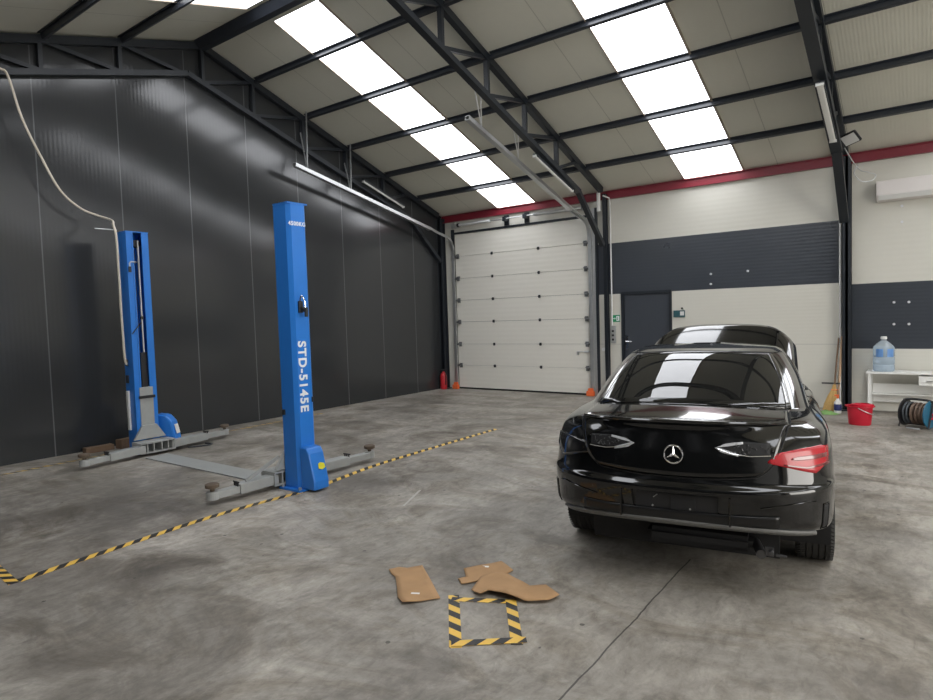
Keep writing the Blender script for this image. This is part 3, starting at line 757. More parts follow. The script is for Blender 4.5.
# air hose
hp = [(-8.6, 2.65, 4.66), (-8.6, 2.774, 4.62), (-8.6, 2.848, 4.557), (-8.6, 2.96, 4.105), (-8.6, 3.123, 3.706), (-8.6, 3.315, 3.317), (-8.6, 3.529, 3.124), (-8.56, 3.70, 3.05), (-8.36, 3.79, 2.97), (-8.16, 3.72, 2.88), (-8.09, 3.715, 2.72), (-8.08, 3.715, 2.3), (-8.08, 3.715, 1.8), (-8.08, 3.72, 1.4), (-8.08, 3.725, 1.22), (-8.09, 3.745, 1.14)]
s_ = 8.45 / 8.6
m = MB(); m.tube(cat(hp, 6), .014, 8)
tag(m.build('air_hose', M['hosecream'], smooth=True), 'cream air hose hanging from the left truss down to the far lift column', 'hose')
m = MB(); m.tube([(-8.30, 3.56, 2.84), (-8.22, 3.785, 2.83)], .006, 6)
tag(m.build('wire_stub', M['galv'], smooth=True), 'short thin wire sticking out left of the far lift column top', 'wire')

# ---------------------------------------------------------------- floor tapes
def tape(pts, w, mm, label, z=.0012, grp='yellow and black floor tape', off=0, flip=False):
    bm = bmesh.new(); uv = bm.loops.layers.uv.new('UVMap'); L = off; P = [Vector((*p, 0)) for p in pts]; rows = []
    for i, p in enumerate(P):
        t = (P[min(i + 1, len(P) - 1)] - P[max(i - 1, 0)]).normalized(); n = Vector((-t.y, t.x, 0))
        if i: L += (P[i] - P[i - 1]).length
        rows.append([(bm.verts.new(p + n * w / 2 + Vector((0, 0, zz))), bm.verts.new(p - n * w / 2 + Vector((0, 0, zz))), L) for zz in (z, z - .0009)])
    for A, B in zip(rows, rows[1:]):
        for k in (0, 1):
            f = bm.faces.new((A[k][0], A[k][1], B[k][1], B[k][0]))
            for lp, (u, v) in zip(f.loops, ((A[k][2], w), (A[k][2], 0), (B[k][2], 0), (B[k][2], w))): lp[uv].uv = (u, w - v if flip else v)
        for side in (0, 1):
            f = bm.faces.new((A[0][side], B[0][side], B[1][side], A[1][side]))
            for lp, u in zip(f.loops, (A[0][2], B[0][2], B[0][2], A[0][2])): lp[uv].uv = (u, 0)
    bmesh.ops.recalc_face_normals(bm, faces=bm.faces)
    c = P[0]; bmesh.ops.translate(bm, vec=-c, verts=bm.verts)
    me = bpy.data.meshes.new('floor_tape'); bm.to_mesh(me); bm.free(); me.materials.append(mm)
    o = bpy.data.objects.new('floor_tape', me); COL.objects.link(o); o.location = c
    return tag(o, label, 'floor tape', grp)
tp = [tuple(v)[:2] for v in cat([(-4.69, 1.42, 0), (-4.755, 2.1, 0), (-4.81, 2.748, 0), (-4.80, 3.25, 0), (-4.765, 3.60, 0), (-4.745, 3.85, 0), (-4.80, 4.2, 0), (-4.897, 4.887, 0), (-4.92, 6, 0), (-4.93, 7.3, 0)], 5)]
tape(tp, .074, M['hazard'], 'long yellow and black floor tape running past the near lift column', flip=True)
tape([(-5.6, 1.455), (-4.66, 1.385)], .06, M['hazard'], 'short yellow and black floor tape at the left photo edge, meeting the long tape', .0022, flip=True)
tape([(-8.30, 1.9), (-8.36, 2.9), (-8.40, 3.6)], .055, M['hazardworn'], 'worn floor tape by the black wall left of the far lift column')
tape([(-8.42, 4.3), (-8.45, 5.3), (-8.52, 7.2)], .055, M['hazardworn'], 'worn floor tape by the black wall beyond the far lift column')
tape([(-2.195, 2.763), (-1.835, 2.310)], .062, M['hazard'], 'tape on the left side of the small hazard square', .0012, 'hazard tape square', .03, True)
tape([(-2.175, 2.715), (-1.850, 2.880)], .05, M['hazard'], 'tape on the far side of the small hazard square, partly under cardboard', .0022, 'hazard tape square', 0, True)
tape([(-1.885, 2.887), (-1.600, 2.495)], .06, M['hazard'], 'tape on the right side of the small hazard square', .0032, 'hazard tape square', .05, True)
tape([(-1.875, 2.327), (-1.585, 2.560)], .055, M['hazard'], 'tape on the near side of the small hazard square', .0042, 'hazard tape square', .02, True)

# cardboard
def card(poly, label, lift, stick, zoff=0):
    root = empty('cardboard_sheet', (poly[0][0], poly[0][1], 0), label, 'cardboard', 'cardboard sheets on the floor')
    o = Vector((poly[0][0], poly[0][1], 0))
    bm = bmesh.new()
    vs = [bm.verts.new(Vector((*p, 0)) - o) for p in poly]
    f = bm.faces.new(vs)
    bmesh.ops.triangulate(bm, faces=[f])
    bmesh.ops.subdivide_edges(bm, edges=bm.edges[:], cuts=5, use_grid_fill=True)
    bmesh.ops.triangulate(bm, faces=bm.faces[:])
    for v in bm.verts:
        w_ = v.co + o
        v.co.z = .004 + zoff + lift(w_.x, w_.y) + .002 * math.sin(w_.x * 31) * math.cos(w_.y * 27) + .002
    me = bpy.data.meshes.new('cardboard_panel'); bm.to_mesh(me); bm.free(); me.materials.append(M['cardboard'])
    ob = bpy.data.objects.new('cardboard_panel', me); COL.objects.link(ob); ob.parent = root
    sd = ob.modifiers.new('s', 'SOLIDIFY'); sd.thickness = .004; sd.offset = -1
    for p in me.polygons: p.use_smooth = True
    if stick:
        x, y, a, l, ww = stick
        m = MB(); m.box((0, 0, 0), (l, ww, .0008)); s = m.build('paper_label', M['paper'], root)
        s.location = (x - o.x, y - o.y, .0105 + zoff + lift(x, y)); s.rotation_euler = (0, 0, R(a))
G1 = [(-2.757, 2.816), (-2.70, 2.865), (-2.66, 2.90), (-2.619, 2.985), (-2.42, 2.84), (-2.24, 2.692), (-2.29, 2.60), (-2.366, 2.509), (-2.42, 2.55), (-2.527, 2.640), (-2.66, 2.73)]
G1 = [(-2.762, 2.819), (-2.732, 2.882), (-2.674, 2.896), (-2.623, 2.986), (-2.431, 2.839), (-2.228, 2.679), (-2.361, 2.507), (-2.438, 2.552), (-2.545, 2.66), (-2.651, 2.761), (-2.70, 2.78)]
card(G1, 'left cardboard sheet with a white label, lying apart on the floor', lambda x, y: .012 * max(0, 1 - math.hypot(x + 2.361, y - 2.507) / .12), (-2.385, 2.645, 27, .05, .018))
card([(-2.366, 3.089), (-2.297, 3.199), (-2.226, 3.312), (-2.087, 3.234), (-2.086, 3.138), (-2.128, 3.058), (-2.172, 2.991), (-2.238, 2.894), (-2.301, 2.941), (-2.279, 2.996)],
     'small torn cardboard piece with a white label, behind the folded sheet', lambda x, y: 0, (-2.262, 3.18, 25, .045, .022))
card([(-2.179, 3.01), (-2.163, 3.11), (-2.08, 3.142), (-1.933, 3.095), (-1.868, 3.068), (-1.795, 3.133), (-1.67, 3.059), (-1.688, 2.968), (-1.792, 2.888), (-1.937, 2.871), (-2.029, 2.876), (-2.047, 2.819), (-2.126, 2.84)],
     'larger folded cardboard sheet overlapping the hazard tape square', lambda x, y: .022 * max(0, 1 - abs(x + 1.93) / .16) * max(0, min(1, (3.05 - y) / .12)), None, .012)

# ---------------------------------------------------------------- right side items
# table
e = empty('console_table', (-.05, 10.75, 0), 'low white table with drawer by the back wall, holding the water jug', 'table')
TX0, TX1 = -.73 + .05, .85
m = MB(); m.bb((TX0, -.02, .595), (TX1, .36, .622)); m.build('table_top', M['whitepaint'], e, bev=.003)
for x, y, in ((TX0 + .02, 0), (TX0 + .02, .32), (TX1 - .06, 0), (TX1 - .06, .32)):
    MB().bb((x, y, 0), (x + .035, y + .035, .595)).build('leg', M['whitepaint'], e)
m = MB(); m.bb((TX0 + .06, .20, .27), (TX1 - .02, .35, .29)).bb((TX0 + .06, .34, .15), (TX1 - .02, .352, .42)); m.build('shelf', M['whitepaint'], e)
d = MB().bb((-.06, -.01, .44), (.50, .30, .575)).build('drawer', M['whitepaint'], e, bev=.003)
MB().bb((.03, -.03, .50), (.12, -.01, .515)).build('knob', M['galv'], d)
# jug
e = empty('water_jug', (-.525, 10.90, .623), 'large clear blue water jug on the left end of the white table', 'water jug')
m = MB(); m.lathe([(0, 0), (.12, 0), (.135, .015), (.135, .09), (.128, .10), (.135, .11), (.135, .20), (.128, .21), (.135, .22), (.136, .335), (.125, .365)], 32)
m.build('jug_body', M['bottleblue'], e, smooth=True)
m = MB(); m.lathe([(.125, .365), (.10, .395), (.06, .43), (.035, .45), (.032, .475)], 32); m.build('jug_shoulder', M['jugtop'], e, smooth=True)
m = MB(); m.lathe([(0, .505), (.036, .505), (.04, .495), (.04, .47), (.033, .465)], 24); m.build('cap', M['whiteplastic'], e, smooth=True)
for a0 in (-130, -70):
    P = [[Vector((.1375 * math.cos(R(a0 + k * 5)), .1375 * math.sin(R(a0 + k * 5)), z)) for k in range(9)] for z in (.215, .33)]
    MB().grid(P).build('label', M['juglabel'], e, smooth=True)
# bucket
e = empty('bucket', (-.735, 9.77, 0), 'red plastic mop bucket on the floor in front of the white table', 'bucket')
m = MB()
prof = [(.105, 0.0), (.112, .01), (.128, .235), (.150, .240), (.150, .252), (.124, .25), (.108, .02), (0, .015)]
rings = []
m.lathe([(0, 0)] + prof, 40)
for v in m.bm.verts: v.co.x *= 1.16; v.co.y *= .9; v.co.z *= 1.02
b_ = m.build('pail', M['bucket'], e, smooth=True)
m = MB(); m.lathe([(.128, .252), (.13, .275), (.09, .285), (.085, .25)], 24, Matrix.Translation((.03, 0, 0)))
for v in m.bm.verts: v.co.y *= .8
m.build('wringer', M['bucket'], e, smooth=True)
m = MB(); m.tube(cat([(-.01, -.118, .235), (.06, -.135, .20), (.13, -.10, .165), (.155, -.03, .15)]), .006, 8); m.build('handle', M['galv'], e, smooth=True)
# hose reel
e = empty('hose_reel', (-.10, 9.82, 0), 'hose reel with brown and grey hose and blue side, on the floor under the table', 'hose reel'); e.rotation_euler = (0, 0, R(-26))
rc = Matrix.Rotation(R(90), 4, 'Y'); zc = .185
for x, mm in ((-.155, 'hosegrey'), (.135, 'teal')):
    m = MB(); m.lathe([(.0, -.008), (.14, -.008), (.172, -.004), (.172, .008), (.12, .010), (0, .012)], 36, Matrix.Translation((x, 0, zc)) @ rc)
    m.build('side_flange', M['blackplastic'] if x < 0 else M[mm], e, smooth=True)
m = MB(); m.cyl((-.15, 0, zc), (.13, 0, zc), .05); m.build('drum', M['blackplastic'], e, smooth=True)
def coil(x0, x1, r, turns, rad, mm, ph=0):
    n = turns * 24; pts = []
    for i in range(n + 1):
        a = ph + 2 * math.pi * i / 24; pts.append((x0 + (x1 - x0) * i / n + .008 * math.sin(a * .53), (r + .006 * math.sin(a * .37)) * math.cos(a), zc + (r + .006 * math.sin(a * .37)) * math.sin(a)))
    MB().tube(pts, rad, 7).build('hose_coil', mm, e, smooth=True)
coil(-.135, -.06, .128, 4, .011, M['hosegrey']); coil(-.05, .115, .125, 7, .012, M['hosebrown']); coil(-.05, .11, .10, 6, .012, M['hosebrown'], 1)
m = MB()
for x in (-.175, .165):
    m.tube(cat([(x, -.11, .012), (x, -.06, .13), (x, -.02, .28), (x, 0, .345)]), .010, 8); m.tube(cat([(x, 0, .345), (x, .05, .25), (x, .13, .012)]), .010, 8)
m.tube(cat([(-.175, 0, .345), (-.10, 0, .362), (.09, 0, .362), (.165, 0, .345)]), .015, 8); m.tube([(-.175, .13, .02), (.165, .13, .02)], .011, 8)
m.build('carry_frame', M['blackplastic'], e, smooth=True)
m = MB(); m.cyl((.165, -.0, zc), (.20, 0, zc), .02).beam((.19, 0, zc), (.19, -.07, zc - .05), .02, .01); m.build('crank', M['bucket'], e)
m = MB(); m.tube([(-.06, -.16, .012), (.10, -.17, .012)], .010, 8); m.build('nozzle', M['galv'], e, smooth=True)

# broom, stick, squeegee, bottle, cloth
e = empty('broom', (-1.165, 10.93, 0), 'straw broom leaning against the wall left of the right post', 'broom')
m = MB(); m.cyl((.015, -.04, .33), (.05, .22, 1.10), .012); m.build('handle', M['timber'], e, smooth=True)
m = MB(); 
P = []
for z, w0, x0, y0_ in ((.02, .085, -.045, -.12), (.10, .085, -.03, -.11), (.22, .065, -.005, -.08), (.32, .035, .015, -.06), (.40, .018, .02, -.035)):
    P.append([Vector((x0 + w0 * math.cos(a), y0_ + .4 * w0 * math.sin(a), z + (.01 * math.sin(a * 9)))) for a in [2 * math.pi * k / 40 for k in range(41)]])
m.grid(P); m.build('bristles', M['straw'], e, smooth=True)
m = MB(); m.tube([(.02 + .045 * math.cos(a), -.055 + .02 * math.sin(a), .325) for a in [2 * math.pi * k / 12 for k in range(12)]], .006, 6, True); m.build('binding', M['orange'], e)
m = MB(); m.cyl((-1.16, 10.93, .10), (-1.10, 11.15, 1.98), .014)
m = MB(); m.cyl((-1.105, 10.9, .0), (-1.07, 11.12, 1.12), .018)
tag(m.build('wooden_stick', M['wood'], smooth=True, origin=(-1.105, 10.9, 0)), 'pale wooden stick leaning beside the straw broom', 'stick')
e = empty('floor_squeegee', (-1.075, 10.86, 0), 'squeegee upside down against the wall, its blade level left of the right post', 'squeegee')
MB().cyl((0.0, 0, 0), (-.0, .25, .85), .009).build('handle', M['galv'], e, smooth=True)
MB().bb((-.25, .10, .40), (0.0, .125, .425)).build('blade', M['rim'], e)
e = empty('spray_bottle', (-1.085, 10.70, 0), 'small white cleaning bottle with navy label beside the broom', 'bottle')
MB().lathe([(0, 0), (.045, 0), (.048, .01), (.048, .16), (.02, .20), (.015, .22)], 20).build('bottle_body', M['whiteplastic'], e, smooth=True)
MB().lathe([(.0485, .04), (.0495, .05), (.0495, .13), (.0485, .135)], 20).build('label', M['navy'], e, smooth=True)
MB().cyl((0, 0, .22), (0, 0, .27), .017).bb((-.04, -.01, .25), (.02, .01, .275)).build('cap', M['orange'], e)
m = MB(); P = []
for i in range(9):
    row = []
    for j in range(25):
        a = 2 * math.pi * j / 24; r = i / 8
        row.append(Vector((-1.22 + .17 * r * math.cos(a) * (1 + .12 * math.sin(5 * a)), 10.55 + .12 * r * math.sin(a), .004 + .045 * (1 - r) + .012 * math.sin(7 * a + 3 * r * 5) * (1 - r) + .01 * (i % 2) * (1 - r))))
    P.append(row)
m.grid(P); tag(m.build('mop_cloth', M['cloth'], smooth=True, origin=(-1.22, 10.55, 0)), 'green mop cloth lying on the floor at the foot of the broom', 'cloth')
#CAR#
# ---------------------------------------------------------------- car
car = empty('car', (-1.300, 4.346, 0), 'glossy black four-door saloon with its bonnet raised, seen from behind, red right tail light', 'car', rz=R(9.6))
car.scale = (.888, .888, .888)
def L_(yr, Dr, nr, w, yf, Df, nf, z):   # z = rear centre, rear corner, side mid, front corner, front centre
    return dict(yr=yr, Dr=Dr, nr=nr, w=w, yf=yf, Df=Df, nf=nf, z=z)
LV = [
 L_(-.80, .45, 2.6, .80, 3.45, .8, 2.4, (.345, .27, .16, .20, .20)),
 L_(-.955, .60, 2.4, .875, 3.58, .9, 2.3, (.365, .29, .18, .22, .22)),
 L_(-.995, .58, 2.6, .905, 3.64, .95, 2.2, (.40, .35, .28, .32, .32)),
 L_(-1.02, .60, 2.6, .915, 3.66, 1.0, 2.2, (.48, .45, .43, .44, .44)),
 L_(-1.035, .60, 2.6, .918, 3.66, 1.0, 2.2, (.56, .55, .55, .55, .55)),
 L_(-1.035, .60, 2.6, .918, 3.65, 1.0, 2.2, (.605, .61, .63, .61, .61)),
 L_(-1.005, .60, 2.55, .915, 3.62, 1.0, 2.2, (.648, .655, .70, .66, .66)),
 L_(-.985, .60, 2.5, .907, 3.58, 1.0, 2.2, (.80, .80, .81, .72, .70)),
 L_(-.965, .62, 2.4, .89, 3.54, 1.0, 2.2, (.90, .89, .885, .79, .73)),
 L_(-.955, .66, 2.3, .868, 3.48, 1.0, 2.2, (.96, .93, .92, .83, .75)),
 L_(-.965, .74, 2.2, .842, 3.40, 1.0, 2.2, (1.0, .955, .94, .86, .78)),
 L_(-.80, .66, 2.4, .815, 3.0, .9, 2.3, (1.021, .978, .955, .90, .85)),
 L_(-.45, .72, 3.0, .795, 2.30, .55, 2.6, (1.056, .990, .96, .96, .99)),
 L_(-.02, .60, 3.0, .735, 1.88, .50, 2.6, (1.23, 1.168, 1.148, 1.148, 1.198)),
 L_(.33, .50, 3.0, .652, 1.60, .45, 2.6, (1.353, 1.31, 1.3, 1.3, 1.335)),
 L_(.52, .42, 3.0, .598, 1.47, .42, 2.6, (1.385, 1.36, 1.36, 1.36, 1.38)),
 L_(.70, .34, 3.0, .50, 1.38, .36, 2.6, (1.398, 1.387, 1.39, 1.39, 1.395)),
 L_(.95, .06, 2.5, .12, 1.15, .06, 2.5, (1.41, 1.41, 1.41, 1.41, 1.41)),
]
RH = .085
SEG = [(0, 10), (10, 12), (12, 17)]
def lev_pt(l, u):
    """u 0..1 rear curve, 1..2 side, 2..3 front"""
    if u <= 1:
        t = u * math.pi / 2; e = 2 / l['nr']
        x = l['w'] * math.sin(t) ** e; y = l['yr'] + l['Dr'] * (1 - max(0, math.cos(t)) ** e)
        z = l['z'][0] + (l['z'][1] - l['z'][0]) * (x / l['w']) ** 2.5
        z += (l['z'][2] - l['z'][1]) * 0
    elif u <= 2:
        a = l['yr'] + l['Dr']; b = l['yf'] - l['Df']; y = a + (b - a) * (u - 1); q = u - 1
        x = l['w'] * (1 - .012 * math.sin(math.pi * q) ** 2)
        z = (1 - q) * (1 - 2 * q) * l['z'][1] + 4 * q * (1 - q) * l['z'][2] + q * (2 * q - 1) * l['z'][3]
    else:
        t = (3 - u) * math.pi / 2; e = 2 / l['nf']
        x = l['w'] * math.sin(t) ** e if u < 3 else 0; y = l['yf'] - l['Df'] * (1 - max(0, math.cos(t)) ** e)
        z = l['z'][4] + (l['z'][3] - l['z'][4]) * (x / l['w']) ** 2.5
    return np.array((x, y, z + RH))
def S(u, v):
    for a, b in SEG:
        if v <= b or b == 17: break
    v = min(max(v, a), b); i = min(int(v), b - 1); t = v - i
    P = [lev_pt(LV[min(max(k, a), b)], u) for k in (i - 1, i, i + 1, i + 2)]
    if i - 1 < a: P[0] = 2 * P[1] - P[2]
    if i + 2 > b: P[3] = 2 * P[2] - P[1]
    c = .5
    return P[1] + .5 * t * (c * 2 * (P[2] - P[0]) * .5 * 1.0 + t * (2 * c * P[0] - (2 * c + .5 + .5 - .0) * P[1] * 0 + 0 * P[1]) * 0) if False else \
        .5 * ((2 * P[1]) + (P[2] - P[0]) * t + (2 * P[0] - 5 * P[1] + 4 * P[2] - P[3]) * t * t + (-P[0] + 3 * P[1] - 3 * P[2] + P[3]) * t ** 3)
def SN(u, v, off=0.0, sgn=1):
    h = 1e-3
    p = S(u, v); du = S(min(u + h, 3), v) - S(max(u - h, 0), v); dv = S(u, min(v + h, 16.99)) - S(u, max(v - h, 0))
    n = np.cross(du, dv); L = np.linalg.norm(n); n = n / L if L > 1e-12 else np.array((0, 0, 1.))
    if u == 0 or u == 3: n[0] = 0
    p = p + n * off
    return Vector((sgn * p[0], p[1], p[2]))
def v_of_z(u, z, a=0, b=10):
    z = z + RH
    lo, hi = a, b
    for _ in range(30):
        m_ = (lo + hi) / 2
        if S(u, m_)[2] < z: lo = m_
        else: hi = m_
    return (lo + hi) / 2
def u_of_x(x, v):
    lo, hi = 0, 1
    for _ in range(30):
        m_ = (lo + hi) / 2
        if S(m_, v)[0] < x: lo = m_
        else: hi = m_
    return (lo + hi) / 2
def rear_pt(x, z, off=0.0):
    """point of the rear skin seen from behind at (x, z)"""
    s = 1 if x >= 0 else -1; x = abs(x); v = v_of_z(.4, z)
    for _ in range(6):
        u = u_of_x(x, v); v = v_of_z(u, z)
    return SN(u, v, off, s)

def skin(us, vs, keep, mirror=True, off=0.0):
    m = MB(); bm = m.bm
    for s in ((1, -1) if mirror else (1,)):
        V = [[bm.verts.new(SN(u, v, off, s)) for u in us] for v in vs]
        for i in range(len(vs) - 1):
            for j in range(len(us) - 1):
                if keep((us[j] + us[j + 1]) / 2, (vs[i] + vs[i + 1]) / 2):
                    bm.faces.new((V[i][j], V[i][j + 1], V[i + 1][j + 1], V[i + 1][j]) if s > 0 else (V[i][j], V[i + 1][j], V[i + 1][j + 1], V[i][j + 1]))
    bmesh.ops.remove_doubles(bm, verts=bm.verts, dist=1e-4)
    loose = [v for v in bm.verts if not v.link_faces]; bmesh.ops.delete(bm, geom=loose, context='VERTS')
    return m
def lin(a, b, n): return [a + (b - a) * i / n for i in range(n + 1)]
us = sorted(set([round(x, 5) for x in lin(0, .56, 16) + lin(.56, 1, 14) + lin(1, 2, 40) + lin(2, 2.56, 8) + lin(2.56, 3, 8)]))
vs = sorted(set([round(x, 5) for x in lin(0, 10, 50) + lin(10, 12, 8) + [12.04] + lin(12.04, 14.35, 13) + lin(14.35, 17, 12)]))
UG = .56
def body_keep(u, v):
    if 12.04 < v < 14.35:
        if u < UG: return False
        if 1.02 < u < 1.98 and v < 14.1 and not (1.42 < u < 1.47): return False
        if u > 2.1: return False
    return True
mb = skin(us, vs, body_keep)
# close the underside
bm = mb.bm
edges = [e for e in bm.edges if len(e.link_faces) == 1 and all(v.co.z < .3 for v in e.verts)]
bmesh.ops.holes_fill(bm, edges=edges, sides=0)
body = mb.build('car_body', M['paint'], car, smooth=True, angle=50)
body.data.set_sharp_from_angle(angle=R(38))
# cut wheel arches and the bumper recesses, then bake the result
cutters = []
def cutter(m):
    o = m.build('cut', None); o.parent = car; cutters.append(o)
    md = body.modifiers.new('c', 'BOOLEAN'); md.operation = 'DIFFERENCE'; md.object = o; md.solver = 'EXACT'; md.use_hole_tolerant = True; return o
WB = 2.729
for y in (0, WB):
    for s in (-1, 1):
        m = MB(); m.cyl((s * .60, y, .325), (s * 1.2, y, .325), .372, seg=48); cutter(m)
# side air slots of the rear bumper
for s in (-1, 1):
    m = MB(); pts = [(.50, -.80), (.545, -.66), (.36, -.58), (.335, -.66)]
    p0 = rear_pt(.86, .53)
m = MB(); m.prism([(-.25, .525), (.27, .525), (.285, .655), (-.265, .655)], -1.2, -.992, 1); cutter(m)      # number plate recess
bpy.context.view_layer.update()
dg = bpy.context.evaluated_depsgraph_get()
me = bpy.data.meshes.new_from_object(body.evaluated_get(dg)); body.modifiers.clear(); body.data = me; me.name = 'car_body'
for o in cutters: bpy.data.objects.remove(o)
me.materials.clear(); me.materials.append(M['paint'])
for p in me.polygons: p.use_smooth = True; p.material_index = 0
me.set_sharp_from_angle(angle=R(35))

def patch(name, mm, rows, parent=None, thick=.008, smooth=True, merge=True):
    """rows of points on the skin -> thick sheet"""
    m = MB(); m.grid(rows); o = m.build(name, mm, parent or car, smooth=smooth)
    sd = o.modifiers.new('s', 'SOLIDIFY'); sd.thickness = thick; sd.offset = -1
    return o
# boot lid: from its lower shut line up and over to the foot of the rear window
vlid = lin(6.35, 10, 22) + lin(10, 11.85, 10)[1:]
def lid_hw(v):
    z = S(.3, v)[2] - RH
    if v >= 10: return .655
    if z < .80: w_ = .50 + .085 * max(0, z - .66) / .14
    else: w_ = .585 + .07 * (z - .80) / .22
    d = v - 6.35
    if d < .45: w_ -= .05 * (1 - math.sqrt(max(0, 1 - (1 - d / .45) ** 2)))
    return w_
rows = []
for v in vlid:
    w_ = lid_hw(v); row = []
    for k in range(-24, 25):
        x = w_ * k / 24; u = u_of_x(abs(x), v)
        # lower edge sags towards the centre
        vv = v - (.16 * (1 - (k / 24) ** 2) if v < 7 else 0) * (7 - min(v, 7)) / .65
        row.append(SN(u, vv, .012, 1 if x >= 0 else -1))
    rows.append(row)
lid = patch('boot_lid', M['paint'], rows, thick=.012)
# dark shut line round the lid
pts = [SN(u_of_x(lid_hw(v) + .008, v), v, .001) for v in reversed(lin(6.4, 11.8, 30))]
low = []
for k in range(24, -25, -1):
    x = (lid_hw(6.35) + .0) * k / 24; u = u_of_x(abs(x), 6.35)
    low.append(SN(u, 6.35 - .16 * (1 - (k / 24) ** 2) - .06, .001, 1 if x >= 0 else -1))
ptsL = [Vector((-p.x, p.y, p.z)) for p in reversed(pts)]
m = MB(); m.tube(pts + low + ptsL, .005, 6); m.build('lid_shut_line', M['darkvoid'], car, smooth=True)
# bright lower edge bead that catches the light below the lid
# spoiler lip
rows = []
prof = [(-.012, -.012), (.028, -.004), (.034, .006), (.026, .014), (.0, .016), (-.05, .012), (-.10, .004)]
for k in range(-30, 31):
    x = .645 * k / 30; u = u_of_x(abs(x), 10); p = SN(u, 10, 0, 1 if x >= 0 else -1)
    n = SN(u, 9.6, 1, 1 if x >= 0 else -1) - SN(u, 9.6, 0, 1 if x >= 0 else -1); n.z = 0; n.normalize()
    f_ = max(.15, 1 - (abs(x) / .66) ** 6)
    rows.append([Vector((p.x + n.x * a * f_, p.y + n.y * a * f_, p.z + .012 + b * (f_ if b < 0 else 1))) for a, b in prof])
patch('rear_spoiler', M['paint'], rows, thick=.006)
# rear window, windscreen, side glass
def glass(name, u0, u1, v0, v1, nu, nv, both, parent=car, mm='glass', off=.003):
    if both:
        uu = [(u, -1) for u in reversed(lin(0, u1, nu)[1:])] + [(u, 1) for u in lin(0, u1, nu)] if u0 == 0 else [(u, -1) for u in lin(u0, 3, nu)[:-1]] + [(u, 1) for u in reversed(lin(u0, 3, nu))]
        return patch(name, M[mm], [[SN(u, v, off, s) for u, s in uu] for v in lin(v0, v1, nv)], parent, .004)
rw = glass('rear_window', 0, UG + .012, 12.02, 14.40, 18, 16, True)
ws = glass('windscreen', 2.08, 3, 12.10, 14.40, 14, 12, True)
# black printed border on the inside of the rear window edge
for s in (-1, 1):
    for (a, b) in ((1.01, 1.43), (1.46, 1.99)):
        patch('side_window', M['glass'], [[SN(u, v, .002, s) for u in lin(a, b, 14)] for v in lin(12.12, 14.14, 8)], car, .004)
for s in (-1, 1):
    patch('window_border', M['smoke'], [[SN(u, v, .005, s) for u in lin(UG - .045, UG + .01, 4)] for v in lin(12.03, 14.4, 14)], rw, .003)
patch('window_border', M['smoke'], [[SN(u, v, .005, s) for u, s in [(u, -1) for u in reversed(lin(0, UG, 16)[1:])] + [(u, 1) for u in lin(0, UG, 16)]] for v in (14.12, 14.42)], rw, .003)
# tail lights
def lamp(name, mm, s, xs_, ztop, zbot, off, n=14, parent=None, th=.01):
    rows = []
    for i in range(n + 1):
        t = i / n; x = xs_[0] + (xs_[1] - xs_[0]) * t
        zt = np.interp(t, *ztop); zb_ = np.interp(t, *zbot)
        rows.append([rear_pt(s * x, zb_ + (zt - zb_) * j / 8, off) for j in range(9)])
    return patch(name, M[mm], rows, parent or car, th)
OT = ([0, .16, .5, .85, 1], [.785, .832, .850, .858, .845]); OB = ([0, .35, .8, 1], [.776, .745, .700, .765])
rl = lamp('tail_light', 'redlens', 1, (.535, .862), OT, OB, .012)
rl['label'] = 'red lens tail light on the right'
lamp('light_band', 'redlens2', 1, (.66, .85), ([0, .2, 1], [.798, .808, .812]), ([0, .2, 1], [.792, .786, .788]), .015, parent=rl, th=.003)
lamp('light_band', 'redlens2', 1, (.62, .868), ([0, .5, 1], [.768, .745, .76]), ([0, .5, 1], [.760, .735, .745]), .015, parent=rl, th=.003)
ll = lamp('tail_light', 'smoke', -1, (.535, .862), OT, OB, .006)
ll['label'] = 'blacked out tail light on the left'
m = MB()
ring = []
for k in range(0, 41):
    t = k / 40 * 4
    if t < 1: x = (.535) + .327 * t; z = np.interp(t, *OT)
    elif t < 2: x = .862; z = .845 - .08 * (t - 1)
    elif t < 3: x = .862 - .327 * (t - 2); z = np.interp(3 - t, *OB)
    else: x = .535; z = .776 + .009 * (t - 3)
    ring.append(rear_pt(-x, z, .005))
m.tube(ring, .0028, 6, True); m.build('lens_rim', M['paint'], ll, smooth=True)
# empty inner lamp openings on the lid, with bits of the holder showing
IT = ([0, .12, .5, 1], [.862, .890, .898, .888]); IB = ([0, .25, .6, 1], [.858, .832, .818, .821])
for s in (-1, 1):
    lo = lamp('lamp_opening', 'darkvoid', s, (.26, .548), IT, IB, .0135, parent=lid, th=.002)
    m = MB(); rnd = random.Random(7 + s)
    for k in range(26):
        x = rnd.uniform(.34, .56); z = rnd.uniform(.832, .882); p = rear_pt(s * x, z, .016)
        q = p + Vector((rnd.uniform(-.02, .02), rnd.uniform(-.004, 0), rnd.uniform(-.014, .014)))
        m.tube([p, (p + q) / 2 + Vector((0, -.003, .004)), q], rnd.uniform(.0012, .003), 5)
    m.build('lamp_socket', M['rim'], lo, smooth=True)
    lamp('reflector_trim', 'whitetrim', s, (.255, .40), ([0, .35, 1], [.863, .886, .897]), ([0, .35, 1], [.861, .868, .884]), .016, parent=lo, th=.002)
    lamp('reflector_trim', 'whitetrim', s, (.245, .375), ([0, .25, 1], [.862, .858, .826]), ([0, .3, 1], [.858, .832, .812]), .016, parent=lo, th=.002)
    ring = [rear_pt(s * (.26 + .29 * t), np.interp(t, *IB) - .004, .016) for t in lin(0, 1, 14)]
    m = MB(); m.tube(ring, .003, 6); m.build('opening_edge', M['chrome'], lo, smooth=True)
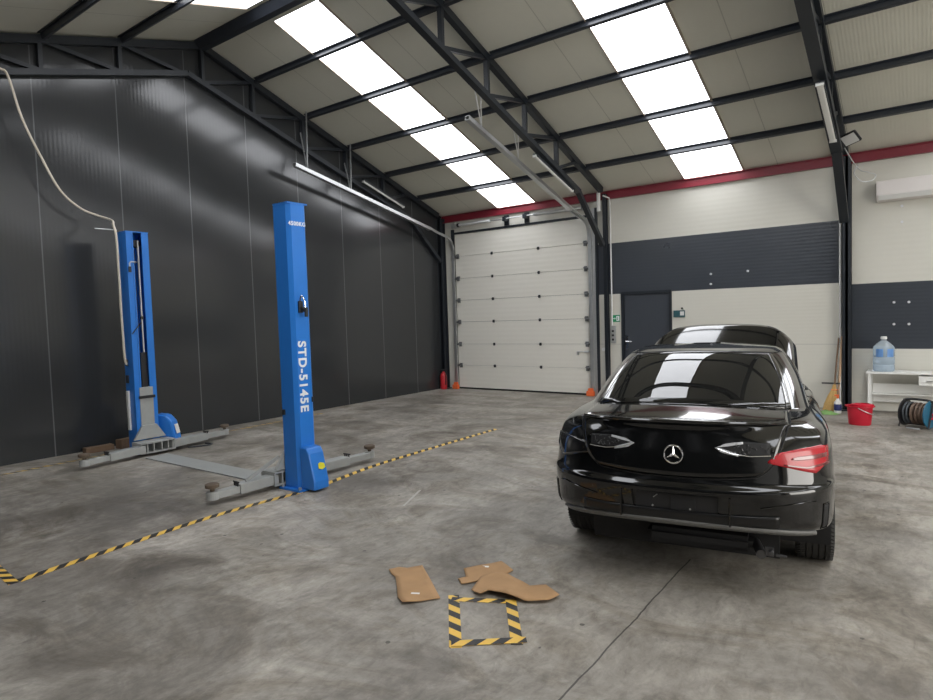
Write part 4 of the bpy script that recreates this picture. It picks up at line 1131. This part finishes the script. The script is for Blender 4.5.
# three-pointed star emblem
ey = rear_pt(0, .868, .0).y - .022
e3 = bpy.data.objects.new('emblem', None); COL.objects.link(e3); e3.parent = lid; e3.location = (0, ey, .848 + .045)
e3.rotation_euler = (R(-8), 0, 0)
rad = .056
MB().tube([(rad * math.cos(a), 0, rad * math.sin(a)) for a in [2 * math.pi * k / 48 for k in range(48)]], .0062, 8, True).build('emblem_ring', M['chrome'], e3, smooth=True)
m = MB(); bm = m.bm; ctr = bm.verts.new((0, -.010, 0)); cb = bm.verts.new((0, .006, 0)); tips = []; inn = []
for k in range(3):
    a = R(90 + 120 * k); tips.append(bm.verts.new((rad * .97 * math.cos(a), -.001, rad * .97 * math.sin(a))))
    a += R(60); inn.append(bm.verts.new((.012 * math.cos(a), -.001, .012 * math.sin(a))))
for k in range(3):
    for tip, i_ in ((tips[k], inn[k]), (tips[k], inn[k - 1])):
        bm.faces.new((ctr, tip, i_)); bm.faces.new((cb, tip, i_))
m.build('emblem_star', M['chrome'], e3)
MB().cyl((0, .004, 0), (0, .02, 0), rad, seg=40).build('emblem_base', M['smoke'], e3)
# number plate recess with holder
m = MB(); m.bb((-.24, -1.0, .535), (.26, -.988, .645), .004); h_ = m.build('plate_holder', M['blackplastic'], car)
m = MB(); m.bb((-.02, -1.008, .54), (.13, -1.0, .64)); m.build('plate_bracket', M['rubber'], h_, bev=.002)
m = MB(); m.tube([(-.10, -1.004, .63), (-.125, -1.004, .61)], .003, 5).cyl((-.13, -1.008, .555), (-.13, -1.0, .555), .006).cyl((.10, -1.012, .555), (.10, -1.0, .555), .006); m.build('screw', M['galv'], h_)
# bumper: lower panel, grey edge, reflector trims, corner slots
rows = []
for j in range(5):
    rows.append([rear_pt(.60 * k / 24, .385 + .07 * j / 4, .010) for k in range(-24, 25)])
df = patch('lower_panel', M['darkgloss'], rows, thick=.012)
rows = []
for j in range(3):
    row = []
    for k in range(-34, 35):
        q_ = S(u_of_x(.80 * abs(k) / 34, 1), 1.0)[2] - RH; p = rear_pt(.80 * k / 34, q_ + .004 + .014 * j, .012 + .010 * (1 - j / 2)); row.append(p)
    rows.append(row)
patch('lower_edge', M['diffuser'], rows, df, thick=.014)
for s in (-1, 1):
    m = MB(); m.tube([rear_pt(s * x, .545 - .03 * (abs(x - .75) / .2), .004) for x in lin(.50, .80, 12)], .003, 6); m.build('bumper_crease', M['paint'], car, smooth=True)
    rows = [[SN(u, v_of_z(u, z), .002, s) for z in lin(.355, .50, 8)] for u in lin(.71 if s > 0 else .74, .765 if s > 0 else .79, 5)]
    sl = patch('bumper_slot', M['darkvoid'], rows, thick=.006)
    m = MB(); ua = .705 if s > 0 else .735; ub = ua + .065; ring = [SN(ua, v_of_z(ua, z), .002, s) for z in lin(.345, .51, 10)] + [SN(ub, v_of_z(ub, z), .002, s) for z in reversed(lin(.345, .51, 10))]
    m.tube(ring, .0035, 6, True); m.build('slot_rim', M['paint'], sl, smooth=True)
    # vertical fin of the diffuser
    p = rear_pt(s * .33, .42, .012); m = MB(); m.beam(p + Vector((0, -.006, -.03)), p + Vector((0, -.012, .15)), .012, .03, (0, 1, 0)); m.build('diffuser_fin', M['paint'], df, bev=.003)
# exhaust pipe end and bare bumper bracket on the right
m = MB(); m.tube(cat([(.42, -.55, .30), (.48, -.80, .29), (.50, -.90, .285)]), .03, 12); m.build('exhaust_pipe', M['rim'], car, smooth=True)
m = MB(); m.bb((.52, -.93, .29), (.57, -.91, .345)).cyl((.555, -.96, .32), (.555, -.92, .32), .014).bb((.58, -.95, .30), (.64, -.935, .315)); m.build('bumper_bracket', M['rim'], car, bev=.003)
m = MB(); m.bb((-.60, -.70, .20), (.60, 3.3, .40)); m.build('underbody', M['darkvoid'], car)
m = MB(); m.bb((-.2, -.85, .26), (.45, -.35, .36), .03); m.build('silencer', M['rubber'], car)
# wheel housings
for y in (0, WB):
    for s in (-1, 1):
        m = MB(); m.lathe([(.375, 0), (.375, .30), (0, .30)], 40, Matrix.Translation((s * .90, y, .325)) @ Matrix.Rotation(R(-90 * s), 4, 'Y'))
        bmesh.ops.delete(m.bm, geom=[f for f in m.bm.faces if f.calc_center_median().z < .22], context='FACES')
        m.build('wheel_housing', M['darkvoid'], car)
# wheels
def wheel(x, y):
    o = bpy.data.objects.new('wheel', None); COL.objects.link(o); o.parent = car; o.location = (x, y, .325); s = 1 if x > 0 else -1
    m = MB(); w_ = .118; prof = []
    base = [(.235, -w_ + .01), (.26, -w_), (.30, -w_ + .003), (.318, -w_ + .02)]
    prof += base
    nb = 5
    for k in range(nb):
        a = -w_ + .022 + k * (2 * w_ - .044) / nb; b = a + (2 * w_ - .044) / nb
        prof += [(.325, a + .004), (.325, b - .004), (.316, b - .003), (.316, b + .003)]
    prof = prof[:-2] + [(.318, w_ - .02), (.30, w_ - .003), (.26, w_), (.235, w_ - .01)]
    m.lathe(prof, 64, Matrix.Rotation(R(90), 4, 'Y'))
    t = m.build('tyre', M['tyre'], o, smooth=True, angle=30)
    m = MB()
    for k in range(72):
        a = 2 * math.pi * k / 72
        for sx in (-1, 1):
            c = Vector((sx * (w_ - .032), .3235 * math.cos(a), .3235 * math.sin(a)))
            m.box(c, (.050, .010, .006), Matrix.Rotation(a + math.pi / 2, 3, 'X') @ Matrix.Rotation(R(25 * sx), 3, 'Z'))
    tb = m.build('tread_blocks', M['tyre'], t)
    m = MB(); m.lathe([(.24, -w_ + .01), (.232, -.05), (.225, .06), (.238, w_ - .015), (.24, w_ - .01)], 48, Matrix.Rotation(R(90 * s), 4, 'Y'))
    rm = m.build('rim', M['rim'], o, smooth=True)
    m = MB()
    for k in range(5):
        a = 2 * math.pi * k / 5
        for d_ in (-.12, .12): m.beam((s * .08, .04 * math.cos(a), .04 * math.sin(a)), (s * .10, .225 * math.cos(a + d_), .225 * math.sin(a + d_)), .03, .02, (1, 0, 0))
    m.cyl((s * .05, 0, 0), (s * .10, 0, 0), .05); m.build('spokes', M['rim'], rm)
    m = MB(); m.cyl((s * .0, 0, 0), (s * .03, 0, 0), .16, seg=32); m.build('brake_disc', M['galv'], o)
for y in (0, WB):
    for s in (-1, 1): wheel(s * .815, y)
# raised bonnet: outer skin faces the cabin
rows = []; B0 = Vector((-.035, 2.12, 1.07)); ang = R(36.5)
def hood_pt(s_, t, off=0):
    """s_ -1..1 across, t 0..1 from hinge to front edge"""
    hw = .81 - .03 * t - .08 * max(0, (t - .70) / .30) ** 2.5
    x = hw * s_
    d = 1.10 * t * (1 - .10 * t * abs(s_) ** 4)
    bend = -.13 * t * t                       # front edge curves down relative to the panel
    crown = -.11 * abs(s_) ** 12 - .035 * s_ * s_
    n = bend + crown + off
    return Vector((x + B0.x, B0.y + d * math.cos(ang) - n * math.sin(ang), B0.z + .0 + d * math.sin(ang) + n * math.cos(ang)))
rows = [[hood_pt(k / 20, t) for k in range(-20, 21)] for t in lin(0, 1, 20)]
hd = patch('bonnet', M['paint'], rows, thick=.02)
rows = [[hood_pt(k / 10, t, -.035) for k in range(-9, 10)] for t in lin(.05, .95, 10)]
patch('bonnet_liner', M['blackplastic'], rows, hd, thick=.012)
m = MB(); m.cyl((.66, 2.45, .95), (.66, 2.85, 1.36), .012); m.build('bonnet_strut', M['blackplastic'], hd)
m = MB(); m.bb((-.62, 2.35, .80), (.62, 3.3, .93), .03); m.build('engine_bay', M['darkvoid'], car)
# shark fin aerial, door mirrors
for s in (-1, 1):
    m = MB(); m.lathe([(0, -.10), (.055, -.085), (.075, -.02), (.07, .06), (.03, .095), (0, .10)], 20, Matrix.Translation((s * .745, 1.95, .97)) @ Matrix.Rotation(R(90), 4, 'Y') @ Matrix.Diagonal((.9, .7, 1, 1)))
    m.beam((s * .70, 1.97, .95), (s * .76, 1.96, .96), .05, .03); m.build('door_mirror', M['paint'], car, smooth=True)
# cabin interior
m = MB(); m.bb((-.62, -.35, .30), (.62, 2.1, .50)); it = m.build('cabin_floor', M['seat'], car)
P = [[Vector((.60 * k / 6, -.40, 1.045)) if j == 0 else Vector((.62 * k / 6, .12, 1.03)) for k in range(-6, 7)] for j in range(2)]
patch('parcel_shelf', M['seat'], P, thick=.02)
for s in (-1, 1):
    m = MB(); m.box((s * .36, 1.02, .80), (.48, .13, .62), Matrix.Rotation(R(-14), 3, 'X'), .05); st = m.build('seat_backrest', M['seat'], car, smooth=True)
    m = MB(); m.box((s * .36, .93, 1.19), (.25, .10, .17), Matrix.Rotation(R(-10), 3, 'X'), .04); m.build('headrest', M['seat'], st, smooth=True)
    m = MB(); m.box((s * .34, .22, 1.07), (.26, .09, .12), Matrix.Rotation(R(-10), 3, 'X'), .035); m.build('headrest', M['seat'], car, smooth=True)
m = MB(); m.box((0, .18, .80), (1.22, .14, .52), Matrix.Rotation(R(-18), 3, 'X'), .05); m.build('rear_seat', M['seat'], car, smooth=True)
m = MB(); m.bb((-.70, 1.75, .75), (.70, 2.05, .98), .04); m.build('dashboard', M['seat'], car)
m = MB(); m.tube([(-.36 + .18 * math.cos(a), 1.55 + .05 * math.sin(a), .92 + .17 * math.sin(a)) for a in [2 * math.pi * k / 28 for k in range(28)]], .015, 8, True); m.build('steering_wheel', M['blackplastic'], car, smooth=True)
m = MB(); m.box((0, 1.50, 1.30), (.22, .03, .06), None, .01); m.build('rear_view_mirror', M['blackplastic'], car)
# chrome window line on the right and left
for s in (-1, 1):
    m = MB(); m.tube([SN(u, 12.04, .006, s) for u in lin(1.02, 1.95, 40)], .006, 6); m.build('window_trim', M['chrome'], car, smooth=True)
# side shut lines and tank flap
for s in (-1, 1):
    for uu in (1.10, 1.45, 1.93):
        m = MB(); m.tube([SN(uu - .02 * math.sin(v), v, .001, s) for v in lin(2.2 if uu != 1.10 else 6.2, 11.9, 24)], .004, 5); m.build('door_shut_line', M['darkvoid'], car)
#ENDCAR#
# ---------------------------------------------------------------- world, light, camera
w = bpy.data.worlds.new('sky'); SC.world = w; w.use_nodes = True
nt = w.node_tree; bg = nt.nodes['Background']
bg.inputs[0].default_value = (1.0, .97, .91, 1); bg.inputs[1].default_value = 7.0
# portal in the doorway added out of view in the right wall (daylight enters there)
pl = bpy.data.lights.new('doorway_portal', 'AREA'); pl.shape = 'RECTANGLE'; pl.size = DO1 - DO0; pl.size_y = DOZ
pl.cycles.is_portal = True
po = bpy.data.objects.new('doorway_portal', pl); COL.objects.link(po); po.location = (XR + .05, (DO0 + DO1) / 2, DOZ / 2); po.rotation_euler = (R(90), 0, R(90))

cam = bpy.data.cameras.new('camera'); co = bpy.data.objects.new('camera', cam); COL.objects.link(co); SC.camera = co
cam.sensor_width = 36; cam.lens = 624.7851 / 933 * 36; cam.clip_start = .05; cam.clip_end = 200
yaw, pitch, roll = -.6379, -.0526, -.0315
f = Vector((math.sin(yaw) * math.cos(pitch), math.cos(yaw) * math.cos(pitch), math.sin(pitch)))
r = Vector((math.cos(yaw), -math.sin(yaw), 0)); u = r.cross(f); c_, s_ = math.cos(roll), math.sin(roll)
r, u = r * c_ + u * s_, -r * s_ + u * c_
co.matrix_world = Matrix(((r.x, u.x, -f.x, 0), (r.y, u.y, -f.y, 0), (r.z, u.z, -f.z, 1.6), (0, 0, 0, 1)))
vs = SC.view_settings; vs.view_transform = 'Standard'; vs.look = 'None'; vs.gamma = 1; vs.exposure = 0.12; vs.use_curve_mapping = False
